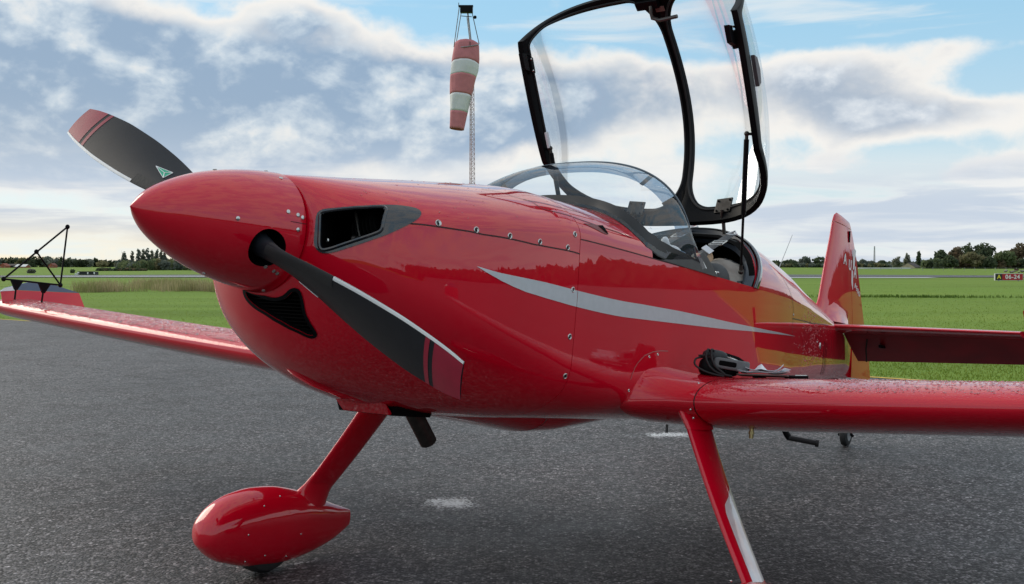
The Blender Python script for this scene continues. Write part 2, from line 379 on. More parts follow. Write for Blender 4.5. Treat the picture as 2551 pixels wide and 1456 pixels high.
for (px, py, rx, ry, ang, s) in ((1125, 1253, .13, .13, 0, 1.35), (1085, 1248, .05, .05, .3, .5), (1665, 1083, .26, .12, .2, .95), (1780, 1087, .26, .06, .1, .35), (1880, 1092, .2, .05, .1, .18), (750, 1402, .09, .02, .6, .8), (725, 1418, .07, .02, .4, .35)):
    g_ = gp(px, py); STAINS.append((g_.x, g_.y, rx, ry, ang, s))
ASPHALT = asphalt_mat('apron_asphalt'); RUNWAYM = asphalt_mat('runway_asphalt', False)
RUNWAYM.node_tree.nodes['Principled BSDF'].inputs['Roughness'].default_value = .4

# grass sheet out to the horizon
mb = MB(); rad = [0.5, 4, 8, 12, 18, 26, 40, 60, 90, 112, 130, 160, 200, 250, 300, 400, 500, 600, 750, 900, 1200, 1800, 3000, 5000, 9000]; na = 96
mb.grid([[(r*math.sin(2*PI*k/na), r*math.cos(2*PI*k/na), gz(r)-.006) for k in range(na)] for r in rad], closev=True)
mb.add([(0, 0, -.006)]+[(.5*math.sin(2*PI*k/na), .5*math.cos(2*PI*k/na), -.006) for k in range(na)], [(0, k+1, (k+1) % na+1) for k in range(na)])
tag(mb.build('grass_field', GRASS, angle=80), kind='structure')
# apron: everything on the camera's side of the edge line
mb = MB()
A_, B_ = EDGE0-EDIR*60, EDGE0+EDIR*3.3
TDIR = Vector((.862, .507)); E_ = B_+TDIR*150
C_, D_ = Vector((150, -60)), A_-ENRM*70
mb.add([(p.x, p.y, .0) for p in (A_, B_, E_, C_, D_)], [(0, 1, 2, 3, 4)])
apron = tag(mb.build('apron', ASPHALT, smooth=False), kind='structure')
mb = MB()
def line_run(q0, dr, n0, ln):
    for s0 in np.arange(0, ln, 1.5):
        a, b = q0+dr*float(s0), q0+dr*float(min(s0+1.5, ln)); k0, k1 = .10+.012*math.sin(s0*1.7), .10+.012*math.sin((s0+1.5)*1.7)
        mb.add([(p.x, p.y, .004) for p in (a, b, b-n0*k1, a-n0*k0)], [(0, 1, 2, 3)])
line_run(A_-ENRM*.06, EDIR, ENRM, 63.25); line_run(B_+Vector((-.05, -.12)), TDIR, Vector((-TDIR.y, TDIR.x)), 60)
tag(mb.build('apron_edge_line', YELLOW, smooth=False), kind='structure')
# hairline cracks in the asphalt, each a ragged sliver
mb = MB()
for pts in ([(30, 905), (110, 908), (190, 912), (250, 921), (320, 928)], [(250, 921), (330, 938), (420, 946), (520, 952)], [(0, 893), (60, 897), (150, 905)],
            [(60, 833), (110, 836), (180, 830)]):
    P = [gp(*p) for p in pts]; Q = []
    for a, b in zip(P, P[1:]):
        for k in range(8): Q.append(a.lerp(b, k/8)+Vector((random.uniform(-.012, .012), random.uniform(-.025, .025), 0)))
    Q.append(P[-1]); L_, R_ = [], []
    for i, q in enumerate(Q):
        t = (Q[min(i+1, len(Q)-1)]-Q[max(0, i-1)]).normalized(); n = Vector((-t.y, t.x, 0)); wd = random.uniform(.003, .009)*math.sin(PI*(i+.4)/(len(Q)+.4))
        L_.append(tuple(q+n*wd+Vector((0, 0, .004)))); R_.append(tuple(q-n*wd+Vector((0, 0, .004))))
    mb.grid([L_, R_])
tag(mb.build('asphalt_crack', mat('crack_fill', (.02, .02, .021), rough=.8, noise=.4), smooth=False), kind='structure')
# runway across the field with its white edge line
def strip(name, y0, y1, x0, x1, lift, M, n=60):
    mb = MB(); xs = np.linspace(x0, x1, n)
    mb.grid([[(x, y, gz(math.hypot(x, y))+lift) for y in np.linspace(y0, y1, 6)] for x in xs])
    return tag(mb.build(name, M, smooth=False), kind='structure')
strip('runway', 89.5, 110, -420, 420, .03, RUNWAYM)
WLINE = mat('worn_white_paint', (.66, .68, .68), rough=.6, noise=.2, nscale=.6)
strip('runway_edge_line', 86.3, 88.6, -8, 35, .036, mat('pale_shoulder', (.78, .80, .82), rough=.55, noise=.2, nscale=.5))
strip('runway_marking', 94.5, 97.5, -46, -20, .036, WLINE); strip('runway_marking.001', 107.8, 110, -70, -20, .036, WLINE)
strip('runway_marking.002', 101, 104, -100, -70, .036, mat('faded_paint', (.36, .38, .38), rough=.6, noise=.3, nscale=.5))

# ---- blades of grass near the apron edge and the tall dry strip
def blades(name, pts, hmin, hmax, wid, M, lean=.35):
    mb = MB(); V = []; F = []
    for (x, y) in pts:
        h = random.uniform(hmin, hmax); a = random.uniform(0, 2*PI); dx, dy = math.cos(a)*wid, math.sin(a)*wid
        lx, ly = random.uniform(-lean, lean)*h, random.uniform(-lean, lean)*h; n = len(V); z = -.006
        V += [(x-dx, y-dy, z), (x+dx, y+dy, z), (x+lx*.4+dx*.7, y+ly*.4+dy*.7, z+h*.6), (x+lx*.4-dx*.7, y+ly*.4-dy*.7, z+h*.6), (x+lx, y+ly, z+h)]
        F += [(n, n+1, n+2, n+3), (n+3, n+2, n+4)]
    mb.add(V, F); o = mb.build(name, M, smooth=False, recalc=False); return tag(o, kind='stuff')
BLADEG = leaf_mat('grass_blade', (.155, .225, .036), (.215, .275, .06), 1.2, .5)
pts = []
while len(pts) < 52000:
    u = random.random(); d = 12/(1-u*.82)                     # denser close by
    px = random.uniform(-150, 2700); x = (px-1275.5)/2620*d
    s = (Vector((x, d))-EDGE0).dot(ENRM)
    if s > .03 and (Vector((x, d))-B_).dot(Vector((-TDIR.y, TDIR.x))) > .03: pts.append((x, d))
tag(blades('turf_grass', pts, .012, .034, .007, BLADEG), 'short green turf beyond the yellow apron edge line', 'grass')
rp = []
while len(rp) < 5000:
    x = random.uniform(.5, 32); y = 41.4+.7*math.sin(x*.22)+random.gauss(0, .35)
    if random.random() < .6+.4*math.sin(x*.9): rp.append((x, y))
tag(blades('rough_grass', rp, .05, .13, .012, leaf_mat('rough_blade', (.06, .11, .02), (.10, .16, .03), .8, .35)), 'thin dark line of longer grass across the field right of the tail fin', 'grass')
DRY = leaf_mat('dry_grass', (.40, .33, .20), (.22, .23, .09), .9, .4)
pts = []
while len(pts) < 9000:
    x = random.uniform(-20.5, -8); y = random.uniform(47, 58)
    lim = 48.0+.9*math.sin(x*.7)+.5*math.sin(x*2.1+1)+max(0, (-19.5-x)*1.2)
    if y > lim and random.random() < .55+.45*math.sin(x*1.3+y*.8): pts.append((x, y))
tag(blades('tall_dry_grass', pts, .22, .62, .014, DRY, .3), 'strip of tall straw coloured grass standing in the green field', 'grass')

# ---- trees
LEAFM = {k: leaf_mat('foliage_'+k, tuple(1.2*v+.022 for v in c), tuple(1.2*v+.022 for v in c2), .35) for k, c, c2 in (  # colours lifted and flattened: distance haze is put into the foliage
    ('dark', (0.043, 0.067, 0.038), (0.084, 0.104, 0.049)), ('green', (0.075, 0.109, 0.049), (0.133, 0.152, 0.067)), ('olive', (0.123, 0.123, 0.061), (0.181, 0.160, 0.080)),
    ('rust', (0.152, 0.102, 0.058), (0.087, 0.080, 0.046)), ('grey', (0.123, 0.133, 0.104), (0.189, 0.189, 0.145)), ('hazy', (0.090, 0.113, 0.096), (0.138, 0.152, 0.123)))}
BARK = mat('bark', (.07, .055, .045), rough=.9, noise=.4, nscale=3)
def leaf_mesh(mb, lobes, n, size):
    tot = sum(l[3]*l[4] for l in lobes)
    for (cx, cy, cz, rx, rz) in lobes:
        for _ in range(max(8, int(n*rx*rz/tot))):
            while True:
                p = rng.uniform(-1, 1, 3); q = p@p
                if q < 1 and rng.random() < .25+.75*q: break
            c = np.array([cx+p[0]*rx, cy+p[1]*rx, cz+p[2]*rz]); a = rng.normal(size=3); a /= np.linalg.norm(a)
            b = np.cross(a, rng.normal(size=3)); b /= np.linalg.norm(b)+1e-9; s = size*rng.uniform(.55, 1.25)
            mb.add([c+a*s, c+b*s*.8, c-a*s*.9, c-b*s*.7], [(0, 1, 2, 3)])
def tree(name, px, d, top, wpx, kind, label=None, group=None, shape='round', n=260, base=None, sparse=1.0):
    x = (px-1275.5)/2620*d; r = math.hypot(x, d); z0 = gz(r)
    H = (650.65-top)/2620*d+CAM_H-z0; W = wpx/2620*d/2
    root = empty(name, (x, d, z0), label, 'tree', group)
    mb = MB(); th = H*(.42 if shape != 'poplar' else .75)
    mb.tube([(0, 0, -.1), (random.uniform(-.1, .1)*W, 0, th*.5), (random.uniform(-.15, .15)*W, 0, th)], [H*.022+.05, H*.017+.04, H*.008+.02], n=6)
    for k in range(7):
        a = random.uniform(0, 2*PI); z1 = th*random.uniform(.45, .95); l = W*random.uniform(.45, .85)
        mb.tube([(0, 0, z1), (math.cos(a)*l*.5, math.sin(a)*l*.5, z1+H*.12), (math.cos(a)*l, math.sin(a)*l, z1+H*random.uniform(.15, .35))], [H*.008+.02, H*.006+.015, .02], n=5)
    mb.build('trunk', BARK, root)
    mb = MB(); lobes = []
    if shape == 'poplar':
        for k in range(6):
            f = (k+.5)/6; lobes.append((random.uniform(-.15, .15)*W, random.uniform(-.15, .15)*W, H*(.22+.74*f), W*(.55+.55*math.sin(PI*min(1, f*1.05+.08)))*.75, H*.12))
    elif shape == 'bush':
        for k in range(5): lobes.append((random.uniform(-.5, .5)*W, random.uniform(-.5, .5)*W, H*random.uniform(.3, .55), W*random.uniform(.45, .6), H*random.uniform(.35, .45)))
    else:
        lobes.append((0, 0, H*.60, W*.72, H*.30))
        for k in range(8):
            a = 2*PI*k/8+random.uniform(-.3, .3); lobes.append((math.cos(a)*W*.55, math.sin(a)*W*.55, H*random.uniform(.30, .72), W*random.uniform(.32, .5), H*random.uniform(.16, .26)))
        lobes.append((random.uniform(-.2, .2)*W, 0, H*.84, W*.42, H*.16))
    leaf_mesh(mb, lobes, int(n*sparse*1.6), max(.16, d/2620*4.0))
    mb.build('crown', LEAFM[kind], root, smooth=False, recalc=False)
    return root
def woodland(name, spec, kinds, label, n=110):
    """a far wood that reads as one mass: spec = (px, depth, top py, width px)"""
    mb = {k: MB() for k in kinds}; tr = MB()
    for (px, d, top, wpx) in spec:
        x = (px-1275.5)/2620*d; z0 = gz(math.hypot(x, d)); H = (650.65-top)/2620*d+CAM_H-z0; W = wpx/2620*d/2; k = random.choice(kinds)
        lobes = [(x+random.uniform(-.5, .5)*W, d+random.uniform(-1, 1)*W, z0+H*random.uniform(.25, .7), W*random.uniform(.5, .8), H*random.uniform(.2, .34)) for _ in range(5)]
        lobes.append((x, d, z0+H*.74, W*.6, H*.25)); lobes.append((x, d, z0+H*.22, W*.95, H*.24))
        leaf_mesh(mb[k], lobes, int(n*1.4), d/2620*4.2)
    M = MB(); ms = []
    for i, k in enumerate(kinds):
        M.add(mb[k].v, mb[k].f, i); ms.append(LEAFM[k])
    return tag(M.build(name, ms, smooth=False, recalc=False), label, 'woodland', None, 'stuff')
# left wood
prof = lambda px: float(np.interp(px, [-250, 0, 60, 120, 200, 280, 330, 520, 800, 1250], [640, 642, 641, 640, 644, 648, 650, 652, 652, 650]))
woodland('woodland', [(px, 980+random.uniform(-30, 60), prof(px)+random.uniform(-2.5, 3), random.uniform(22, 40)) for px in range(-260, 1250, 9)], ['dark', 'dark', 'hazy', 'olive'], 'dark belt of woodland along the left horizon behind the brick houses')
woodland('woodland', [(px, 1150+random.uniform(-30, 60), random.uniform(649, 654), random.uniform(18, 32)) for px in range(1250, 2750, 14)], ['hazy', 'dark'], 'low distant woodland seen past both sides of the red tail fin', n=70)
# nearer thicket left of the spinner
thick = [(px, 420+random.uniform(-12, 25), float(np.interp(px, [300, 330, 420, 470, 530, 700], [653, 650, 646, 644, 650, 652]))+random.uniform(-2, 3), random.uniform(24, 38)) for px in range(300, 700, 8)]
woodland('thicket', thick, ['green', 'hazy', 'olive'], 'grey green thicket below the row of tall poplars', n=170)
woodland('hedge', [(px, 385, 670+random.uniform(-2, 2), 16) for px in range(248, 362, 6)], ['dark', 'rust'], 'low dark hedge in front of the thicket left of the spinner', n=60)
pop = [(309, 627, 15), (330, 627, 10), (346, 621, 15), (357, 622, 13), (368, 619, 14), (380, 623, 13), (391, 621, 15), (402, 622, 13), (411, 626, 10), (432, 632, 16)]
for i, (px, top, wd) in enumerate(pop):
    lab = {0: 'leftmost bare topped poplar standing apart from the poplar row', 1: 'thin short poplar between the single poplar and the main row', 9: 'small poplar right of the gap, nearest the red spinner'}.get(i, ['', '', 'first and tallest poplar of the close row, at its left end', 'second poplar from the left of the close row', 'third poplar from the left of the close row', 'middle poplar of the close row of seven', 'third poplar from the right end of the close row', 'second poplar from the right end of the close row', 'short poplar ending the close row on the right', ''][i])
    tree('poplar_tree', px, 440, top, wd*1.1, 'grey' if i % 2 else 'hazy', lab, 'poplars left of the spinner', 'poplar', n=75)
tree('bush', 78, 292, 671, 19, 'grey', 'round grey bush in the field below the white roofed house', None, 'bush', 160)
tree('bush', 182, 300, 672, 11, 'dark', 'small dark bush beside the low black hut', None, 'bush', 110)
tree('dark_tree', 490, 400, 647, 70, 'dark', 'large dark tree just under the tip of the red spinner', None, 'round', 420)
# right-hand trees
R = [('broadleaf_tree', 2345, 600, 623, 44, 'dark', 'low dark tree at the left end of the right hand grove', 'round'),
     ('broadleaf_tree', 2382, 590, 614, 46, 'rust', 'rusty brown tree left of the see-through treetop', 'round'),
     ('broadleaf_tree', 2412, 610, 605, 40, 'dark', 'tree with an open see-through top beside the tallest tree', 'open'),
     ('broadleaf_tree', 2451, 605, 603, 60, 'dark', 'tallest dark round topped tree of the right hand grove', 'round'),
     ('broadleaf_tree', 2420, 565, 628, 62, 'olive', 'broad olive green tree in front of the tallest tree', 'round'),
     ('broadleaf_tree', 2501, 570, 624, 66, 'green', 'wide domed green tree above the runway sign', 'round'),
     ('broadleaf_tree', 2540, 600, 606, 60, 'rust', 'tall rusty tree cut by the right picture edge', 'round'),
     ('broadleaf_tree', 2366, 560, 636, 40, 'dark', 'short bushy tree standing low at the foot of the rusty brown tree', 'round'),
     ('broadleaf_tree', 2464, 560, 640, 40, 'dark', 'short dark tree between the olive tree and the domed tree', 'round'),
     ('broadleaf_tree', 2600, 590, 612, 80, 'green', 'green tree just outside the right picture edge', 'round')]
for (nm, px, d, top, wd, k, lab, sh) in R:
    tree(nm, px, d, top, wd, k, lab, 'trees of the right hand grove', 'round', n=520, sparse=.4 if sh == 'open' else 1.0)
woodland('undergrowth', [(px, 575+random.uniform(-10, 20), float(np.interp(px, [2270, 2330, 2400, 2560, 2720], [655, 645, 640, 645, 640]))+random.uniform(-3, 3), 24) for px in range(2304, 2720, 7)], ['dark', 'rust', 'green'], 'dark undergrowth along the foot of the right hand grove', n=110)
tree('poplar_tree', 2288, 640, 627, 11, 'dark', 'slim dark poplar right of the barn roof', None, 'poplar', 170)
tree('bare_tree', 2259, 650, 630, 18, 'grey', 'thin half bare tree rising behind the barn roof', None, 'round', 90)
tree('bare_tree', 2233, 640, 640, 22, 'grey', 'low pale bare tree left of the barn', None, 'round', 110)
for (px, top, wd, k, lab) in ((1968, 648, 36, 'dark', 'low dark tree nearest the whip aerial'), (2006, 640, 34, 'hazy', 'feathery topped tree left of the square hedge tree'), (2043, 639.5, 46, 'dark', 'square topped dark hedge tree left of the tail fin'), (2075, 643, 26, 'dark', 'dark tree touching the leading edge of the tail fin'), (2150, 647, 20, 'hazy', 'low tree touching the rear edge of the tail fin'), (2195, 649, 24, 'dark', 'dark bushy tree below the lattice mast'), (2172, 651, 22, 'hazy', 'small pale tree between the tail fin and the lattice mast'), (1930, 650, 40, 'dark', 'dark tree half hidden by the red turtle deck')):
    tree('field_tree', px, 880, top, wd, k, lab, 'trees on the far right field edge', 'round', n=240)
woodland('hedgerow', [(px, 860, 658+random.uniform(-2, 1), 18) for px in range(1900, 2340, 9)], ['dark', 'olive', 'hazy'], 'low hedgerow at the far edge of the right hand field', n=50)
# off to the right and behind: the tree belt whose reflection runs along the fuselage
spec = []
for k in range(150):
    a = math.radians(random.uniform(33, 150)); d = random.uniform(115, 150); spec.append((d*math.sin(a), d*math.cos(a), random.uniform(3.3, 4.0), random.uniform(5, 8)))
mbw = MB()
for (x, y, H, W) in spec:
    leaf_mesh(mbw, [(x, y, gz(150)+H*.5, W, H*.5), (x+W*.5, y, H*.75, W*.5, H*.28), (x-W*.6, y, H*.3, W*.6, H*.35)], 150, 1.9)
tag(mbw.build('woodland', LEAFM['dark'], smooth=False, recalc=False), 'belt of trees off to the right of the apron', 'woodland', None, 'stuff')

# ---- far buildings and small far things
BRICK = mat('red_brick', (.34, .10, .06), rough=.85, noise=.3, nscale=.8); ROOFD = mat('dark_roof', (.075, .06, .055), rough=.8, noise=.3, nscale=.5)
ROOFW = mat('pale_roof', (.70, .70, .68), rough=.6, noise=.1, nscale=.4); STONE = mat('pale_stone', (.40, .34, .25), rough=.9, noise=.25, nscale=.6)
PANE = mat('window_glass', (.03, .04, .05), rough=.1, noise=.2); DARKW = mat('dark_boarding', (.022, .024, .03), rough=.8, noise=.3)
def house(name, px, d, wpx, eave, ridge, depth, wall, roof, label, rot=0, end=False, panes=2):
    x = (px-1275.5)/2620*d; z0 = gz(math.hypot(x, d)); W = wpx/2620*d
    he = (650.65-eave)/2620*d+CAM_H-z0; hr = (650.65-ridge)/2620*d+CAM_H-z0
    r = empty(name, (x, d, z0), label, 'house', None, rot); mb = MB()
    if end: poly = [(-W/2, -depth/2, -.3), (W/2, -depth/2, -.3), (W/2, -depth/2, he), (0, -depth/2, hr-.05), (-W/2, -depth/2, he)]; mb.prism(poly, (0, depth, 0))
    else: poly = [(-W/2, -depth/2, -.3), (-W/2, depth/2, -.3), (-W/2, depth/2, he), (-W/2, 0, hr-.05), (-W/2, -depth/2, he)]; mb.prism(poly, (W, 0, 0))
    wl = mb.build('wall', wall, r, smooth=False); mb = MB(); o = .25
    for s in (-1, 1):
        if end: mb.prism([(s*(W/2+o), -depth/2-o, he-.15), (0, -depth/2-o, hr), (0, -depth/2-o, hr+.18), (s*(W/2+o), -depth/2-o, he+.05)], (0, depth+2*o, 0))
        else: mb.prism([(-W/2-o, s*(depth/2+o), he-.15), (-W/2-o, 0, hr), (-W/2-o, 0, hr+.18), (-W/2-o, s*(depth/2+o), he+.05)], (W+2*o, 0, 0))
    rf = mb.build('roof', roof, r, smooth=False)
    for k in range(panes):
        xx = W*((k+.5)/panes-.5); mb = MB(); mb.box((xx, -depth/2-.04, he*.5), (W*.12, .08, he*.4)); fr = mb.build('window', WHITE, r, smooth=False)
        mb = MB(); mb.box((xx, -depth/2-.09, he*.5), (W*.09, .03, he*.33)); mb.build('pane', PANE, fr, smooth=False)
    return r
house('brick_house', 12, 850, 18, 663, 657, 7, BRICK, mat('red_tile_roof', (.30, .085, .05), rough=.8, noise=.25), 'red brick gabled house at the left picture edge', end=True)
house('dark_barn', 34, 860, 28, 662, 658.5, 8, DARKW, ROOFD, 'long dark roofed barn joined to the leftmost brick house')
house('bungalow', 57, 845, 26, 664.5, 659.5, 9, BRICK, ROOFW, 'white roofed brick bungalow between the two brick houses', panes=3)
house('brick_house', 132, 850, 13, 662, 656.5, 7, BRICK, mat('red_tile_roof', (.22, .07, .045), rough=.8, noise=.25), 'narrow red brick house seen through the sighting frame', end=True)
house('stone_barn', 2268, 615, 36, 666, 655.5, 9, STONE, ROOFD, 'stone gabled barn with dark roof right of the lattice mast', rot=math.radians(48), panes=0)
def shed():
    d = 252; x = (219-1275.5)/2620*d; z0 = gz(math.hypot(x, d)); r = empty('hut', (x, d, z0), 'long low black hut beyond the runway on the left', 'hut')
    mb = MB(); mb.box((0, 0, .35), (4.4, 1.8, .8)); mb.build('wall', DARKW, r, smooth=False, bevel=.02)
    mb = MB(); mb.box((-.3, 0, .79), (3.4, 2.0, .08)); mb.build('roof', ROOFD, r, smooth=False)
    for xx in (.35, 1.9): mb = MB(); mb.box((xx, -.93, .42), (.3, .06, .5)); mb.build('door', WHITE, r, smooth=False)
    mb = MB(); mb.box((-1.9, -.95, .55), (.5, .06, .3)); mb.build('sign_board', WHITE, r, smooth=False)
shed()
def van(px, d, s, label):
    x = (px-1275.5)/2620*d; z0 = gz(math.hypot(x, d)); r = empty('parked_van', (x, d, z0), label, 'van')
    mb = MB(); prof = [(-1, .12), (1, .12), (1, .42), (.72, .5), (.45, .85), (-.95, .88), (-1, .5)]
    mb.prism([(a*s, -.4*s, b*s) for a, b in prof], (0, .8*s, 0)); mb.build('body', WHITE, r, smooth=False, bevel=.02*s)
    for a in (-.6, .6):
        for b in (-.4, .4): mb = MB(); mb.tube([(a*s, b*s-.03, .14*s), (a*s, b*s+.03, .14*s)], .14*s, n=12); mb.build('wheel', RUBBER, r)
    mb = MB(); mb.box((.35*s, -.405*s, .65*s), (.4*s, .02, .24*s)); mb.build('window', PANE, r, smooth=False)
van(191, 250, .42, 'small white van parked left of the low black hut')
def lattice_mast(name, x, y, z0, h, w0, w1, r, label, cat, M, mats=None, bays=26):
    t = empty(name, (x, y, z0), label, cat); legs = []
    for k in range(3):
        a = 2*PI*k/3+.4; p0 = Vector((math.cos(a)*w0, math.sin(a)*w0, 0)); p1 = Vector((math.cos(a)*w1, math.sin(a)*w1, h)); legs.append((p0, p1))
        mb = MB(); mb.tube([p0, p1], r, n=6); mb.build('mast_leg', M, t)
    mb = MB()
    for i in range(bays):
        f0, f1 = i/bays, (i+1)/bays
        for k in range(3):
            a, b = legs[k], legs[(k+1) % 3]
            mb.tube([a[0].lerp(a[1], f0), b[0].lerp(b[1], f1)], r*.6, n=4); mb.tube([b[0].lerp(b[1], f0), a[0].lerp(a[1], f1)], r*.6, n=4); mb.tube([a[0].lerp(a[1], f1), b[0].lerp(b[1], f1)], r*.6, n=4)
    tag(mb.build('bracing', M, t), kind='stuff'); return t
GALV = mat('galvanised', (.30, .31, .33), rough=.5, metal=.6, noise=.2)
p = at(2178, 1500); lattice_mast('radio_mast', p.x, p.y, gz(1550), 28, 1.5, .7, .22, 'tall grey lattice radio mast on the right horizon', 'mast', GALV, bays=14)
# white low wall and rubble heap beyond the runway on the right
mb = MB(); a, b = at(2138, 540), at(2268, 540); mb.box(((a.x+b.x)/2, 540, gz(545)+.3), (b.x-a.x, .4, .75)); tag(mb.build('low_wall', mat('pale_wall', (.62, .63, .62), rough=.8, noise=.2, nscale=.3), smooth=False), 'long low white wall across the field right of the tail fin', 'wall')
def heap():
    p = at(2532, 300); r = empty('rubble_heap', (p.x, p.y, gz(320)), 'grey heap of rubble and slabs beyond the runway sign', 'rubble heap')
    for k in range(12):
        mb = MB(); s = random.uniform(.25, .6); mb.sphere((0, 0, 0), s, 5, 7, (1.3, 1, .55)); o = mb.build('slab', mat('rubble', (.28, .26, .22), rough=.9, noise=.4, nscale=2) if k == 0 else bpy.data.materials['rubble'], r, smooth=False)
        o.location = (random.uniform(-3.4, 4.5), random.uniform(-1, 1), random.uniform(.1, .7)); o.rotation_euler = (random.uniform(-.4, .4), random.uniform(-.4, .4), random.uniform(0, 3))
    mb = MB(); mb.box((-.3, -.6, .95), (1.2, .3, .45)); mb.build('crate', mat('dark_crate', (.10, .04, .04), rough=.8, noise=.3), r, smooth=False)
heap()
fence = empty('wire_fence', at(2350, 330, gz(400)), 'thin wire fence with slim posts in front of the right hand grove', 'fence')
for k, px in enumerate(range(2090, 2560, 26)):
    q = at(px, 400)-fence.location; mb = MB(); mb.box((q.x, q.y, q.z+.5), (.10, .10, 1.5)); mb.build('post', GALV, fence, smooth=False)
mb = MB()
for z in (.4, .8, 1.15):
    a, b = at(2090, 400)-fence.location, at(2560, 400)-fence.location; mb.tube([(a.x, a.y, a.z+z), (b.x, b.y, b.z+z)], .015, n=4)
mb.build('wire', GALV, fence)

# ---- runway sign
def text_mesh(name, s, size, M, parent, mtx, depth=.004, spacing=1.0, bold=0.0):
    cu = bpy.data.curves.new(name, 'FONT'); cu.body = s; cu.size = size; cu.extrude = depth; cu.align_x = 'CENTER'; cu.align_y = 'CENTER'; cu.space_character = spacing; cu.offset = bold
    o = bpy.data.objects.new(name, cu); COL.objects.link(o); bpy.context.view_layer.update()
    me = bpy.data.meshes.new_from_object(o.evaluated_get(bpy.context.evaluated_depsgraph_get())); bpy.data.objects.remove(o); bpy.data.curves.remove(cu)
    me.materials.clear(); me.materials.append(M); me.transform(mtx)
    ob = bpy.data.objects.new(name, me); COL.objects.link(ob); ob.parent = parent; return ob
def sign():
    d = 74.3; p = at(2512.6, d, 0); r = empty('runway_sign', p, 'red and black runway sign reading A 06-24 in the grass', 'sign'); W, H = 1.93, .455
    mb = MB(); mb.box((0, 0, .06+H/2), (W+.06, .16, H+.04)); mb.build('case', mat('sign_case', (.55, .56, .55), rough=.5, noise=.1), r, smooth=False, bevel=.01)
    mb = MB(); mb.box((-W/2+.24, -.085, .06+H/2), (.48, .012, H-.02)); mb.build('panel', mat('sign_black', (.012, .012, .014), rough=.5, noise=.1), r, smooth=False)
    mb = MB(); mb.box((.242, -.085, .06+H/2), (W-.485, .012, H-.02)); mb.build('panel', mat('sign_red', (.42, .006, .02), rough=.45, noise=.1), r, smooth=False)
    X = Matrix.Rotation(PI/2, 4, 'X')
    text_mesh('lettering', 'A', .40, mat('sign_yellow', (.85, .72, .03), rough=.5), r, Matrix.Translation((-W/2+.25, -.095, .06+H/2))@X, bold=.008)
    text_mesh('lettering', '06-24', .40, WHITE, r, Matrix.Translation((.24, -.095, .06+H/2))@X, bold=.010, spacing=1.12)
    for s in (-.7, .7): mb = MB(); mb.box((s, 0, .02), (.08, .12, .10)); mb.build('foot', GALV, r, smooth=False)
sign()

